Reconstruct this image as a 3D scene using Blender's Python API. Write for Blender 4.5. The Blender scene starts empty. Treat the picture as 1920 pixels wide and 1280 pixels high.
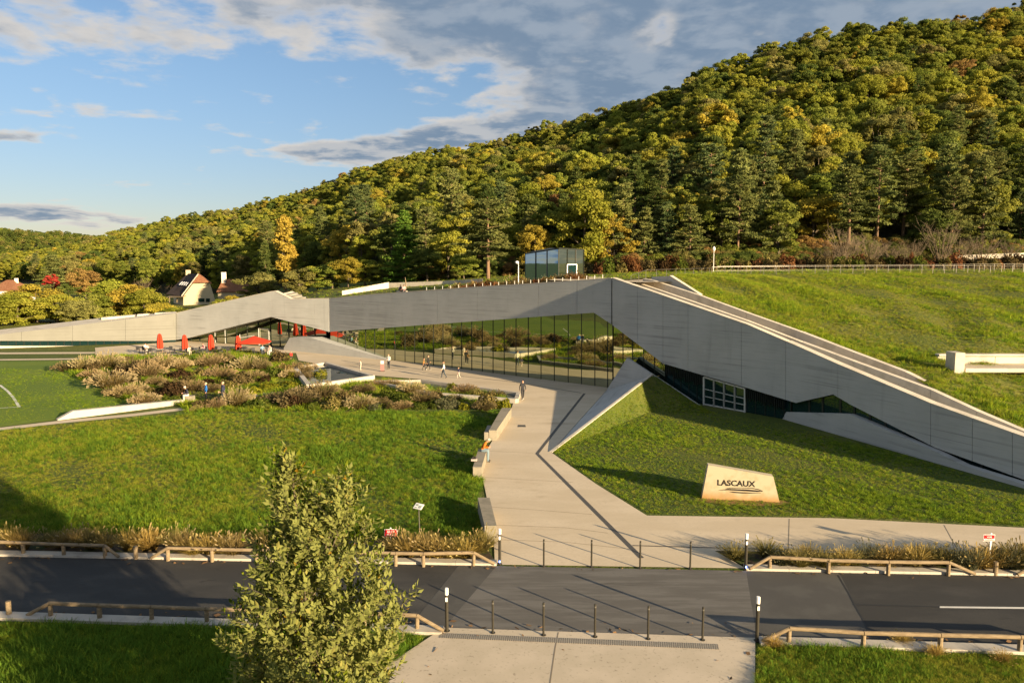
import bpy, bmesh, math, random
import numpy as np
from mathutils import Vector, Matrix, Euler

S = bpy.context.scene
COL = S.collection
R = math.radians
F, CX, CY, HC = 1400.0, 960.0, 640.0, 12.0          # camera: focal length in photo pixels, centre, height in metres
PITCH = math.atan(150.0 / F)

# ------------------------------------------------------------------ camera, sky, sun, exposure
cam = bpy.data.cameras.new('camera')
cam.sensor_width = 36.0
cam.lens = F / 1920.0 * 36.0
cam.clip_end = 8000.0
cam_o = bpy.data.objects.new('camera', cam)
COL.objects.link(cam_o)
cam_o.location = (0, 0, HC)
cam_o.rotation_euler = (math.pi / 2 - PITCH, 0, 0)
S.camera = cam_o

SUN_EL = R(11.3)
SUN_H = Vector((0.732, -0.681, 0)).normalized()      # horizontal direction towards the sun
SUN_DIR = Vector((SUN_H.x * math.cos(SUN_EL), SUN_H.y * math.cos(SUN_EL), math.sin(SUN_EL)))
sun = bpy.data.lights.new('sun', 'SUN')
sun.energy = 4.0
sun.angle = R(0.55)
sun.color = (1.0, 0.77, 0.47)
sun_o = bpy.data.objects.new('sun', sun)
COL.objects.link(sun_o)
sun_o.rotation_euler = SUN_DIR.to_track_quat('Z', 'Y').to_euler()

vs = S.view_settings
S.display_settings.display_device = 'sRGB'
vs.view_transform = 'Standard'
vs.look = 'None'
vs.gamma = 1.0
vs.use_curve_mapping = False
vs.exposure = 1.9

S.cycles.use_denoising = True
S.cycles.max_bounces = 6
S.cycles.diffuse_bounces = 3
S.cycles.glossy_bounces = 3
S.cycles.transmission_bounces = 4
S.cycles.transparent_max_bounces = 4
S.cycles.caustics_reflective = False
S.cycles.caustics_refractive = False


class NT:
    """small node-tree writer"""
    def __init__(s, tree):
        s.t = tree
        tree.nodes.clear()

    def n(s, kind, **kw):
        nd = s.t.nodes.new(kind)
        for k, v in kw.items():
            if k.startswith('i_'):
                nd.inputs[k[2:].replace('_', ' ')].default_value = v
            else:
                setattr(nd, k, v)
        return nd

    def l(s, a, b):
        s.t.links.new(a, b)

    def put(s, sock, v):
        if hasattr(v, 'is_linked') or isinstance(v, bpy.types.NodeSocket):
            s.l(v, sock)
        else:
            sock.default_value = v

    def math(s, op, a, b=0.0, c=0.0, clamp=False):
        nd = s.n('ShaderNodeMath', operation=op, use_clamp=clamp)
        for k, v in enumerate((a, b, c)):
            s.put(nd.inputs[k], v)
        return nd.outputs[0]

    def ramp(s, fac, lo, hi, a=0.0, b=1.0):
        nd = s.n('ShaderNodeMapRange', interpolation_type='SMOOTHSTEP')
        s.put(nd.inputs[0], fac)
        for k, v in ((1, lo), (2, hi), (3, a), (4, b)):
            s.put(nd.inputs[k], v)
        return nd.outputs[0]

    def mix(s, fac, a, b, blend='MIX'):
        nd = s.n('ShaderNodeMix', data_type='RGBA', blend_type=blend)
        s.put(nd.inputs[0], fac)
        for k, v in ((6, a), (7, b)):
            s.put(nd.inputs[k], v if not isinstance(v, tuple) or len(v) == 4 else (*v, 1.0))
        return nd.outputs[2]

    def noise(s, vec, scale, detail=4.0, rough=0.55, dist=0.0):
        nd = s.n('ShaderNodeTexNoise')
        if vec is not None:
            s.l(vec, nd.inputs['Vector'])
        nd.inputs['Scale'].default_value = scale
        nd.inputs['Detail'].default_value = detail
        nd.inputs['Roughness'].default_value = rough
        nd.inputs['Distortion'].default_value = dist
        return nd.outputs['Fac']

    def vscale(s, vec, sc):
        nd = s.n('ShaderNodeVectorMath', operation='MULTIPLY')
        s.l(vec, nd.inputs[0])
        nd.inputs[1].default_value = sc
        return nd.outputs[0]


# --- sky: Nishita daylight with layers of cumulus and a grey bank towards the upper right of the view
world = bpy.data.worlds.new('World')
S.world = world
world.use_nodes = True
w = NT(world.node_tree)
out = w.n('ShaderNodeOutputWorld')
bg = w.n('ShaderNodeBackground')
sky = w.n('ShaderNodeTexSky', sky_type='NISHITA')
sky.sun_disc = False
sky.sun_elevation = SUN_EL
sky.sun_rotation = math.atan2(SUN_H.x, SUN_H.y)
sky.altitude = 100.0
sky.air_density = 1.0
sky.dust_density = 0.25
sky.ozone_density = 2.0
SKY_STRENGTH = 0.065
tc = w.n('ShaderNodeTexCoord')
sep = w.n('ShaderNodeSeparateXYZ')
w.l(tc.outputs['Generated'], sep.inputs[0])
dx, dy, dz = sep.outputs
hz = w.math('SQRT', w.math('ADD', w.math('MULTIPLY', dx, dx), w.math('MULTIPLY', dy, dy)))
hz = w.math('MAXIMUM', hz, 0.001)
el = w.math('DIVIDE', dz, hz)                                   # tangent of the elevation
az = w.math('ARCTAN2', dx, dy)                                  # bearing, 0 straight ahead
dzc = w.math('ADD', w.math('MAXIMUM', dz, 0.0), 0.13)
comb = w.n('ShaderNodeCombineXYZ')
w.l(w.math('DIVIDE', dx, dzc), comb.inputs[0])
w.l(w.math('DIVIDE', dy, dzc), comb.inputs[1])
P = comb.outputs[0]                                             # point on the cloud layer
n_big = w.noise(P, 2.1, 8.0, 0.58, 0.3)
n_fine = w.noise(P, 5.5, 6.0, 0.55, 0.2)
n_big = w.math('ADD', w.math('MULTIPLY', n_big, 0.62), w.math('MULTIPLY', n_fine, 0.38))
offn = w.n('ShaderNodeVectorMath', operation='ADD')
w.l(P, offn.inputs[0])
offn.inputs[1].default_value = (0.04, -0.08, 0.02)
n_off = w.math('ADD', w.math('MULTIPLY', w.noise(offn.outputs[0], 2.1, 8.0, 0.58, 0.3), 0.62), w.math('MULTIPLY', w.noise(offn.outputs[0], 5.5, 6.0, 0.55, 0.2), 0.38))


def blob(a0, e0, sa, se, tilt=0.0):
    a = w.math('SUBTRACT', az, a0)
    e = w.math('SUBTRACT', w.math('SUBTRACT', el, e0), w.math('MULTIPLY', a, tilt))
    q = w.math('ADD', w.math('POWER', w.math('ABSOLUTE', w.math('DIVIDE', a, sa)), 2.0),
               w.math('POWER', w.math('ABSOLUTE', w.math('DIVIDE', e, se)), 2.0))
    return w.math('POWER', 2.718, w.math('MULTIPLY', q, -1.0))


bank = w.ramp(w.math('ADD', w.math('ADD', w.math('MULTIPLY', az, 0.45), el), -0.178), -0.055, 0.10)
bank = w.math('MULTIPLY', bank, w.ramp(az, 1.5, 0.9))
cumul = w.math('ADD', blob(-0.48, 0.262, 0.14, 0.045), blob(-0.31, 0.285, 0.08, 0.035))
cumul = w.math('ADD', cumul, blob(-0.64, 0.33, 0.10, 0.03, -0.25))
cumul = w.math('ADD', cumul, blob(-0.62, 0.252, 0.06, 0.03))
cumul = w.math('ADD', cumul, blob(-0.355, 0.33, 0.045, 0.022, -0.4))
cumul = w.math('ADD', cumul, w.math('MULTIPLY', blob(-0.55, 0.172, 0.075, 0.016), 0.85))
lens = w.math('ADD', blob(-0.215, 0.143, 0.095, 0.017, 0.05), blob(-0.07, 0.162, 0.12, 0.020, 0.12))
low = w.math('ADD', blob(-0.56, 0.052, 0.10, 0.012, -0.06), blob(-0.62, 0.135, 0.07, 0.008))
bias = w.math('ADD', w.math('MULTIPLY', bank, 0.30), w.math('MULTIPLY', cumul, 0.16))
bias = w.math('ADD', bias, w.math('MULTIPLY', lens, 0.30))
bias = w.math('ADD', bias, w.math('MULTIPLY', low, 0.24))
hole = blob(0.193, 0.304, 0.020, 0.018)
bias = w.math('SUBTRACT', bias, w.math('MULTIPLY', hole, 0.16))
back = w.ramp(w.math('ABSOLUTE', az), 0.8, 1.3, 0.0, 0.25)      # unseen cloud behind the viewer, thickened to brighten the shade
bias = w.math('ADD', bias, w.math('MAXIMUM', back, w.ramp(el, 0.42, 0.9, 0.0, 0.25)))  # unseen overhead cloud added too, for more fill light
dens = w.math('ADD', n_big, bias)
cov = w.ramp(dens, 0.565, 0.70)
thick = w.ramp(dens, 0.60, 0.80)
lit = w.ramp(w.math('SUBTRACT', n_big, n_off), -0.06, 0.085)
c_dark = (0.175, 0.245, 0.340)
c_mid = (0.245, 0.315, 0.405)
c_lit = (0.70, 0.64, 0.57)
cl = w.mix(thick, c_lit, c_mid)
cl = w.mix(w.math('MULTIPLY', thick, w.math('SUBTRACT', 1.0, lit)), cl, c_dark)
cl = w.mix(w.math('MULTIPLY', w.math('MULTIPLY', lit, 0.5), w.math('SUBTRACT', 1.0, w.math('MULTIPLY', bank, 0.80))), cl, c_lit)
CLOUD = 4.6
clm = w.n('ShaderNodeVectorMath', operation='SCALE')
w.l(cl, clm.inputs[0])
clm.inputs['Scale'].default_value = CLOUD
skm = w.mix(1.0, sky.outputs[0], w.mix(w.ramp(el, 0.0, 0.28), (0.43, 0.40, 0.475), (0.55, 0.555, 0.60)), 'MULTIPLY')
skyc = w.mix(w.math('MULTIPLY', cov, 0.94), skm, clm.outputs[0])
w.l(skyc, bg.inputs['Color'])
bg.inputs['Strength'].default_value = SKY_STRENGTH
w.l(bg.outputs[0], out.inputs[0])

# ------------------------------------------------------------------ helpers: pixels of the photograph -> points of the place
ST, CT = math.sin(PITCH), math.cos(PITCH)


def ray(px, py):
    a, b = px - CX, -(py - CY)
    return Vector((a, F * CT + b * ST, -F * ST + b * CT))


def gz(px, py, z=0.0):
    r = ray(px, py)
    t = (z - HC) / r.z
    return Vector((r.x * t, r.y * t, z))


def at(px, py, d):
    r = ray(px, py)
    t = d / r.y
    return Vector((r.x * t, d, HC + r.z * t))


def on_wall(px, py, p0, p1, off=0.0):
    """on the vertical plane through plan points p0, p1 moved OFF metres away from the camera"""
    dx, dy = p1[0] - p0[0], p1[1] - p0[1]
    L = math.hypot(dx, dy)
    nx, ny = -dy / L, dx / L
    if nx * p0[0] + ny * p0[1] < 0:
        nx, ny = -nx, -ny
    c = nx * p0[0] + ny * p0[1] + off
    r = ray(px, py)
    t = c / (nx * r.x + ny * r.y)
    return Vector((r.x * t, r.y * t, HC + r.z * t))


def wall_normal(p0, p1):
    dx, dy = p1[0] - p0[0], p1[1] - p0[1]
    L = math.hypot(dx, dy)
    n = Vector((-dy / L, dx / L, 0))
    return n if n.x * p0[0] + n.y * p0[1] > 0 else -n      # away from the camera


def to_px(v):
    b_f = v.y * CT - (v.z - HC) * ST
    return CX + F * v.x / b_f, CY - F * (v.y * ST + (v.z - HC) * CT) / b_f


def lerp_poly(poly, x):
    for (x0, y0), (x1, y1) in zip(poly, poly[1:]):
        if x0 <= x <= x1:
            return y0 + (y1 - y0) * (x - x0) / max(x1 - x0, 1e-9)
    return poly[0][1] if x < poly[0][0] else poly[-1][1]


# ------------------------------------------------------------------ helpers: objects
def link(o, parent=None):
    COL.objects.link(o)
    if parent is not None:
        o.parent = parent
    return o


def tag(o, label=None, cat=None, group=None, kind=None):
    for k, v in (('label', label), ('category', cat), ('group', group), ('kind', kind)):
        if v is not None:
            o[k] = v
    return o


def empty(name, loc, label=None, cat=None, group=None, rz=0.0):
    o = bpy.data.objects.new(name, None)
    o.empty_display_size = 0.3
    o.location = loc
    o.rotation_euler = (0, 0, rz)
    link(o)
    return tag(o, label, cat, group)


class MB:
    """collects shapes and links them as one mesh object"""
    def __init__(s):
        s.v, s.f, s.m = [], [], []
        s.mi = 0

    def add(s, vs_, fs):
        k = len(s.v)
        s.v += [tuple(p) for p in vs_]
        s.f += [tuple(i + k for i in q) for q in fs]
        s.m += [s.mi] * len(fs)
        return s

    def box(s, c, size, M=None):
        x, y, z = (q / 2 for q in size)
        vs_ = [Vector((sx * x, sy * y, sz * z)) for sx in (-1, 1) for sy in (-1, 1) for sz in (-1, 1)]
        if M is not None:
            vs_ = [M @ p for p in vs_]
        vs_ = [p + Vector(c) for p in vs_]
        return s.add(vs_, [(0, 1, 3, 2), (4, 6, 7, 5), (0, 4, 5, 1), (2, 3, 7, 6), (0, 2, 6, 4), (1, 5, 7, 3)])

    def beam(s, a, b, wd, ht, up=(0, 0, 1)):
        a, b = Vector(a), Vector(b)
        d = (b - a).normalized()
        side = d.cross(Vector(up))
        side = side.normalized() if side.length > 1e-6 else Vector((1, 0, 0))
        u = side.cross(d)
        vs_ = [p + side * (sx * wd / 2) + u * (sz * ht / 2) for p in (a, b) for sx in (-1, 1) for sz in (-1, 1)]
        return s.add(vs_, [(0, 1, 3, 2), (4, 6, 7, 5), (0, 4, 5, 1), (2, 3, 7, 6), (0, 2, 6, 4), (1, 5, 7, 3)])

    def tube(s, pts, rad, n=8, cap=True):
        pts = [Vector(p) for p in pts]
        if not hasattr(rad, '__len__'):
            rad = [rad] * len(pts)
        k = len(s.v)
        prev = None
        for i, p in enumerate(pts):
            d = (pts[min(i + 1, len(pts) - 1)] - pts[max(i - 1, 0)]).normalized()
            if prev is None:
                side = d.orthogonal().normalized()
            else:
                side = prev - d * prev.dot(d)
                side = side.normalized() if side.length > 1e-6 else d.orthogonal().normalized()
            prev = side
            u = d.cross(side)
            for j in range(n):
                a = 2 * math.pi * j / n
                s.v.append(tuple(p + side * (math.cos(a) * rad[i]) + u * (math.sin(a) * rad[i])))
        for i in range(len(pts) - 1):
            for j in range(n):
                q = k + i * n
                s.f.append((q + j, q + (j + 1) % n, q + n + (j + 1) % n, q + n + j))
                s.m.append(s.mi)
        if cap:
            s.f.append(tuple(k + j for j in reversed(range(n))))
            s.f.append(tuple(k + (len(pts) - 1) * n + j for j in range(n)))
            s.m += [s.mi, s.mi]
        return s

    def prism(s, face, back):
        """FACE: outline points of the front; BACK: offset vector to the rear outline"""
        n = len(face)
        face = [Vector(p) for p in face]
        back = Vector(back)
        vs_ = face + [p + back for p in face]
        fs = [tuple(range(n)), tuple(reversed(range(n, 2 * n)))]
        fs += [(i, i + n, (i + 1) % n + n, (i + 1) % n) for i in range(n)]
        return s.add(vs_, fs)

    def ball(s, c, r, seg=8, rings=6):
        if not hasattr(r, '__len__'):
            r = (r, r, r)
        c = Vector(c)
        vs_ = [c + Vector((0, 0, r[2]))]
        for i in range(1, rings):
            t = math.pi * i / rings
            for j in range(seg):
                a = 2 * math.pi * j / seg
                vs_.append(c + Vector((r[0] * math.sin(t) * math.cos(a), r[1] * math.sin(t) * math.sin(a), r[2] * math.cos(t))))
        vs_.append(c - Vector((0, 0, r[2])))
        fs = [(0, 1 + j, 1 + (j + 1) % seg) for j in range(seg)]
        for i in range(rings - 2):
            for j in range(seg):
                q = 1 + i * seg
                fs.append((q + j, q + seg + j, q + seg + (j + 1) % seg, q + (j + 1) % seg))
        q = 1 + (rings - 2) * seg
        fs += [(len(vs_) - 1, q + (j + 1) % seg, q + j) for j in range(seg)]
        return s.add(vs_, fs)

    def build(s, name, mats, parent=None, smooth=False, local=None, fix=True):
        me = bpy.data.meshes.new(name)
        vv = s.v if local is None else [tuple(Vector(p) - Vector(local)) for p in s.v]
        me.from_pydata(vv, [], s.f)
        if not isinstance(mats, (list, tuple)):
            mats = [mats]
        for m in mats:
            me.materials.append(m)
        if len(mats) > 1:
            me.polygons.foreach_set('material_index', s.m)
        if fix:
            bm = bmesh.new()
            bm.from_mesh(me)
            bmesh.ops.recalc_face_normals(bm, faces=bm.faces)
            bm.to_mesh(me)
            bm.free()
        if smooth:
            me.polygons.foreach_set('use_smooth', [True] * len(me.polygons))
        me.update()
        return link(bpy.data.objects.new(name, me), parent)


def np_mesh(name, V, Q, mats, mi=None, attrs=None):
    """mesh from arrays: V (n,3), Q (m,k) with k equal corners per face"""
    V = np.asarray(V, dtype=np.float32)
    Q = np.asarray(Q, dtype=np.int32)
    me = bpy.data.meshes.new(name)
    me.vertices.add(len(V))
    me.vertices.foreach_set('co', V.ravel())
    m, k = Q.shape
    me.loops.add(m * k)
    me.loops.foreach_set('vertex_index', Q.ravel())
    me.polygons.add(m)
    me.polygons.foreach_set('loop_start', np.arange(0, m * k, k, dtype=np.int32))
    if not isinstance(mats, (list, tuple)):
        mats = [mats]
    for x in mats:
        me.materials.append(x)
    if mi is not None:
        me.polygons.foreach_set('material_index', np.asarray(mi, dtype=np.int32))
    me.update(calc_edges=True)
    for an, arr in (attrs or {}).items():
        a = me.attributes.new(an, 'FLOAT', 'POINT')
        a.data.foreach_set('value', np.asarray(arr, dtype=np.float32))
    return me


def copy_tree(o, parent=None):
    c = o.copy()
    COL.objects.link(c)
    if parent is not None:
        c.parent = parent
    for ch in list(o.children):
        copy_tree(ch, c)
    return c


ORD = ('first second third fourth fifth sixth seventh eighth ninth tenth eleventh twelfth thirteenth fourteenth fifteenth '
       'sixteenth seventeenth eighteenth nineteenth twentieth').split()
TENS = {20: 'twenty', 30: 'thirty', 40: 'forty', 50: 'fifty', 60: 'sixty', 70: 'seventy', 80: 'eighty', 90: 'ninety'}


def ordinal(k):
    if k <= 20:
        return ORD[k - 1]
    if k % 10:
        return TENS[k - k % 10] + '-' + ORD[k % 10 - 1]
    return TENS[k][:-1] + 'ieth'


def rank_labels(items, side='left'):
    """ITEMS: (object, x in the photo, singular phrase, plural phrase); equal phrases are told apart by their order from the left"""
    by = {}
    for it in items:
        by.setdefault(it[2], []).append(it)
    for ph, its in by.items():
        its.sort(key=lambda q: q[1])
        if len(its) == 1:
            its[0][0]['label'] = ph
        else:
            for k, it in enumerate(its):
                it[0]['label'] = f'{ordinal(k + 1)} from left among {it[3]}'


# ------------------------------------------------------------------ materials
def new_mat(name):
    m = bpy.data.materials.new(name)
    m.use_nodes = True
    t = NT(m.node_tree)
    o = t.n('ShaderNodeOutputMaterial')
    b = t.n('ShaderNodeBsdfPrincipled')
    t.l(b.outputs[0], o.inputs[0])
    b.inputs['Specular IOR Level'].default_value = 0.3
    return m, t, b, o


def position(t):
    return t.n('ShaderNodeNewGeometry').outputs['Position']


def plain(name, c, rough=0.7, metal=0.0, emit=None, spec=0.3, var=0.0):
    m, t, b, o = new_mat(name)
    b.inputs['Roughness'].default_value = rough
    b.inputs['Metallic'].default_value = metal
    b.inputs['Specular IOR Level'].default_value = spec
    tcn = t.n('ShaderNodeTexCoord').outputs['Object']
    v = var or 0.12
    f = t.noise(tcn, 3.0, 4.0)
    t.l(t.mix(f, tuple(q * (1 - v) for q in c), tuple(min(q * (1 + v), 1) for q in c)), b.inputs['Base Color'])
    if emit:
        b.inputs['Emission Color'].default_value = (*emit[0], 1)
        b.inputs['Emission Strength'].default_value = emit[1]
    return m


def noisy(name, cols, rough=0.85, bump=0.3, bscale=20.0, stretch=(1, 1, 1), spec=0.25, bdist=0.05):
    """COLS: first colour, then (colour, noise scale, low, high) layered over it in world coordinates"""
    m, t, b, o = new_mat(name)
    p = t.vscale(position(t), stretch)
    c = (*cols[0], 1)
    for (cc, sc, lo, hi) in cols[1:]:
        c = t.mix(t.ramp(t.noise(p, sc, 5.0, 0.6), lo, hi), c, cc)
    t.put(b.inputs['Base Color'], c)
    b.inputs['Roughness'].default_value = rough
    b.inputs['Specular IOR Level'].default_value = spec
    if bump:
        bn = t.n('ShaderNodeBump')
        bn.inputs['Strength'].default_value = bump
        bn.inputs['Distance'].default_value = bdist
        t.l(t.noise(p, bscale, 5.0, 0.6), bn.inputs['Height'])
        t.l(bn.outputs[0], b.inputs['Normal'])
    return m


def board_concrete(name, base, dark, streak=0.5):
    """fair-faced concrete with thin horizontal board marks gathered in patches"""
    m, t, b, o = new_mat(name)
    p = position(t)
    tone = t.noise(p, 0.35, 5.0, 0.6)
    c = t.mix(t.ramp(tone, 0.3, 0.7), tuple(q * 0.88 for q in base), base)
    lines = t.noise(t.vscale(p, (0.05, 0.05, 6.0)), 1.0, 3.0, 0.62)
    patch = t.noise(t.vscale(p, (0.30, 0.30, 0.20)), 1.0, 2.0, 0.5)
    k = t.math('MULTIPLY', t.ramp(lines, 0.53, 0.63), t.ramp(patch, 0.38, 0.62))
    c = t.mix(t.math('MULTIPLY', k, streak), c, dark)
    fine = t.noise(t.vscale(p, (0.5, 0.5, 14.0)), 1.0, 3.0, 0.6)
    c = t.mix(t.math('MULTIPLY', t.ramp(fine, 0.5, 0.75), 0.28), c, dark)
    stain = t.noise(t.vscale(p, (1.3, 1.3, 0.12)), 1.0, 4.0, 0.6)
    c = t.mix(t.math('MULTIPLY', t.ramp(stain, 0.58, 0.75), 0.22), c, dark)
    t.put(b.inputs['Base Color'], c)
    b.inputs['Roughness'].default_value = 0.8
    bn = t.n('ShaderNodeBump')
    bn.inputs['Strength'].default_value = 0.35
    bn.inputs['Distance'].default_value = 0.04
    t.l(t.math('ADD', t.math('MULTIPLY', lines, 0.7), t.math('MULTIPLY', fine, 0.3)), bn.inputs['Height'])
    t.l(bn.outputs[0], b.inputs['Normal'])
    return m


def mirror_glass(name, tint, dark, refl=0.5, wave=0.02):
    m = bpy.data.materials.new(name)
    m.use_nodes = True
    t = NT(m.node_tree)
    o = t.n('ShaderNodeOutputMaterial')
    g = t.n('ShaderNodeBsdfGlossy')
    g.inputs['Color'].default_value = (*tint, 1)
    g.inputs['Roughness'].default_value = 0.015
    d = t.n('ShaderNodeBsdfDiffuse')
    d.inputs['Color'].default_value = (*dark, 1)
    fr = t.n('ShaderNodeFresnel')
    fr.inputs[0].default_value = 1.6
    k = t.math('ADD', t.math('MULTIPLY', fr.outputs[0], 0.8), refl, clamp=True)
    mx = t.n('ShaderNodeMixShader')
    t.l(k, mx.inputs[0])
    t.l(d.outputs[0], mx.inputs[1])
    t.l(g.outputs[0], mx.inputs[2])
    bn = t.n('ShaderNodeBump')
    bn.inputs['Strength'].default_value = 1.0
    bn.inputs['Distance'].default_value = wave
    t.l(t.noise(t.vscale(position(t), (0.5, 0.5, 0.35)), 1.0, 1.0, 0.4), bn.inputs['Height'])
    t.l(bn.outputs[0], g.inputs['Normal'])
    t.l(mx.outputs[0], o.inputs[0])
    return m


def foliage(name, c1, c2, c3=None, trans=0.35, objvar=0.25, back=None):
    """leaf material: two tones mixed per leaf ('tone'), some light through the leaf, a little variation per plant"""
    m = bpy.data.materials.new(name)
    m.use_nodes = True
    t = NT(m.node_tree)
    o = t.n('ShaderNodeOutputMaterial')
    at_ = t.n('ShaderNodeAttribute', attribute_name='tone')
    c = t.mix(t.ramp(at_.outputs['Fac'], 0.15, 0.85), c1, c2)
    if c3:
        c = t.mix(t.ramp(at_.outputs['Fac'], 0.93, 0.97), c, c3)
    if back:
        c = t.mix(t.math('MULTIPLY', t.n('ShaderNodeNewGeometry').outputs['Backfacing'], 0.85), c, back)
    oi = t.n('ShaderNodeObjectInfo')
    hs = t.n('ShaderNodeHueSaturation')
    t.l(t.math('ADD', t.math('MULTIPLY', oi.outputs['Random'], objvar * 0.09), 0.5 - objvar * 0.045), hs.inputs['Hue'])
    t.l(t.math('ADD', t.math('MULTIPLY', t.math('FRACT', t.math('MULTIPLY', oi.outputs['Random'], 17.3)), objvar * 1.6), 1.0 - objvar * 0.8), hs.inputs['Value'])
    t.l(c, hs.inputs['Color'])
    d = t.n('ShaderNodeBsdfDiffuse')
    tr = t.n('ShaderNodeBsdfTranslucent')
    t.l(hs.outputs[0], d.inputs['Color'])
    t.l(hs.outputs[0], tr.inputs['Color'])
    mx = t.n('ShaderNodeMixShader')
    mx.inputs[0].default_value = trans
    t.l(d.outputs[0], mx.inputs[1])
    t.l(tr.outputs[0], mx.inputs[2])
    t.l(mx.outputs[0], o.inputs[0])
    return m


M = {}
M['lawn'] = noisy('lawn', [(0.066, 0.092, 0.012), ((0.105, 0.115, 0.020), 0.09, 0.40, 0.62), ((0.036, 0.055, 0.008), 1.1, 0.50, 0.70),
                           ((0.145, 0.135, 0.035), 0.45, 0.60, 0.80), ((0.10, 0.13, 0.02), 7.0, 0.5, 0.75)], 0.95, 0.9, 6.0, bdist=0.12)
M['meadow'] = noisy('meadow', [(0.095, 0.115, 0.014), ((0.15, 0.15, 0.024), 0.16, 0.42, 0.62), ((0.04, 0.062, 0.012), 0.7, 0.50, 0.70),
                               ((0.14, 0.11, 0.04), 0.35, 0.62, 0.80)], 0.95, 1.0, 3.0, bdist=0.25)
M['field'] = noisy('field', [(0.10, 0.155, 0.012), ((0.13, 0.18, 0.016), 0.12, 0.4, 0.6), ((0.08, 0.12, 0.010), 1.4, 0.55, 0.75)], 0.95, 0.5, 9.0)
M['soil'] = noisy('soil', [(0.075, 0.062, 0.034), ((0.05, 0.06, 0.018), 0.8, 0.42, 0.58), ((0.13, 0.10, 0.055), 2.5, 0.55, 0.75)], 0.95, 0.9, 5.0, bdist=0.15)
M['bed_soil'] = noisy('bed_soil', [(0.06, 0.045, 0.03), ((0.06, 0.08, 0.02), 1.5, 0.48, 0.62), ((0.12, 0.09, 0.05), 4.0, 0.55, 0.75)], 0.95, 0.8, 8.0)
M['forest_floor'] = noisy('forest_floor', [(0.035, 0.034, 0.014), ((0.055, 0.05, 0.018), 0.2, 0.45, 0.6)], 1.0, 1.0, 1.0, bdist=0.5)
M['plaza'] = noisy('plaza', [(0.52, 0.43, 0.305), ((0.58, 0.485, 0.355), 0.25, 0.40, 0.62), ((0.44, 0.36, 0.25), 0.9, 0.56, 0.78),
                             ((0.48, 0.40, 0.29), 14.0, 0.5, 0.7), ((0.36, 0.29, 0.20), 0.22, 0.58, 0.80), ((0.33, 0.27, 0.19), 2.6, 0.66, 0.80)], 0.9, 0.15, 60.0, (0.55, 1.3, 1), bdist=0.01)
M['apron'] = noisy('apron', [(0.48, 0.41, 0.31), ((0.54, 0.46, 0.355), 0.5, 0.40, 0.62), ((0.30, 0.25, 0.19), 9.0, 0.56, 0.75)], 0.9, 0.3, 60.0, bdist=0.01)
M['asphalt'] = noisy('asphalt', [(0.042, 0.041, 0.039), ((0.058, 0.056, 0.052), 0.35, 0.45, 0.65), ((0.030, 0.029, 0.028), 1.1, 0.60, 0.72), ((0.080, 0.076, 0.068), 0.12, 0.52, 0.70), ((0.04, 0.039, 0.038), 25.0, 0.45, 0.65)], 0.85, 0.4, 70.0, (1, 2.2, 1), bdist=0.01)
M['asphalt_grey'] = noisy('asphalt_grey', [(0.115, 0.108, 0.098), ((0.15, 0.142, 0.13), 0.7, 0.42, 0.62), ((0.085, 0.08, 0.074), 4.0, 0.58, 0.78), ((0.075, 0.07, 0.062), 0.25, 0.60, 0.72)], 0.85, 0.3, 70.0, (0.5, 3.0, 1), bdist=0.01)
M['asphalt_patch'] = noisy('asphalt_patch', [(0.075, 0.072, 0.067), ((0.09, 0.087, 0.08), 0.6, 0.45, 0.62)], 0.85, 0.35, 70.0, bdist=0.01)
M['kerb'] = noisy('kerb', [(0.46, 0.42, 0.36), ((0.36, 0.32, 0.27), 1.5, 0.5, 0.7)], 0.85, 0.2, 30.0, bdist=0.01)
M['paint'] = plain('road_paint', (0.62, 0.60, 0.55), 0.7)
M['tar'] = plain('tar', (0.03, 0.03, 0.03), 0.6)
M['drain'] = plain('drain_iron', (0.085, 0.08, 0.072), 0.6)
M['concrete'] = board_concrete('board_marked_concrete', (0.448, 0.452, 0.435), (0.20, 0.20, 0.193), 0.50)
M['concrete_sun_dimmed'] = board_concrete('sun_dimmed_concrete', (0.205, 0.205, 0.185), (0.14, 0.137, 0.12), 0.5)  # same concrete as the other walls, darkened to offset the direct sun
M['cap'] = noisy('cap_concrete', [(0.54, 0.49, 0.41), ((0.44, 0.40, 0.33), 0.8, 0.45, 0.65), ((0.34, 0.30, 0.25), 5.0, 0.6, 0.8)], 0.85, 0.15, 20.0, bdist=0.02)
M['joint'] = plain('joint_shadow_gap', (0.06, 0.06, 0.06), 0.9)
M['glass'] = mirror_glass('facade_glass', (0.78, 0.82, 0.60), (0.012, 0.020, 0.016), 0.55, 0.010)
M['glass_dark'] = mirror_glass('entrance_glass', (0.35, 0.50, 0.48), (0.006, 0.022, 0.024), 0.10, 0.004)
M['glass_sky_tint'] = mirror_glass('pavilion_sky_tint_glass', (0.50, 0.70, 0.88), (0.02, 0.045, 0.05), 0.60, 0.003)  # blue of the mirrored sky put into the colour of this face
M['glass_side'] = mirror_glass('pavilion_side_glass', (0.52, 0.55, 0.46), (0.030, 0.038, 0.026), 0.34, 0.003)
M['mullion'] = plain('mullion_metal', (0.03, 0.035, 0.03), 0.4, 0.3)
M['frame_white'] = plain('door_frame_metal', (0.55, 0.55, 0.52), 0.4, 0.2)
M['steel'] = plain('steel', (0.19, 0.18, 0.16), 0.35, 0.6)
M['bollard'] = plain('bollard_paint', (0.040, 0.036, 0.027), 0.45, 0.2, spec=0.4)
M['lamp_white'] = plain('lamp_opal', (0.85, 0.85, 0.84), 0.3)
M['led'] = plain('blue_led', (0.1, 0.2, 0.9), 0.4, emit=((0.12, 0.25, 1.0), 6.0))
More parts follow.
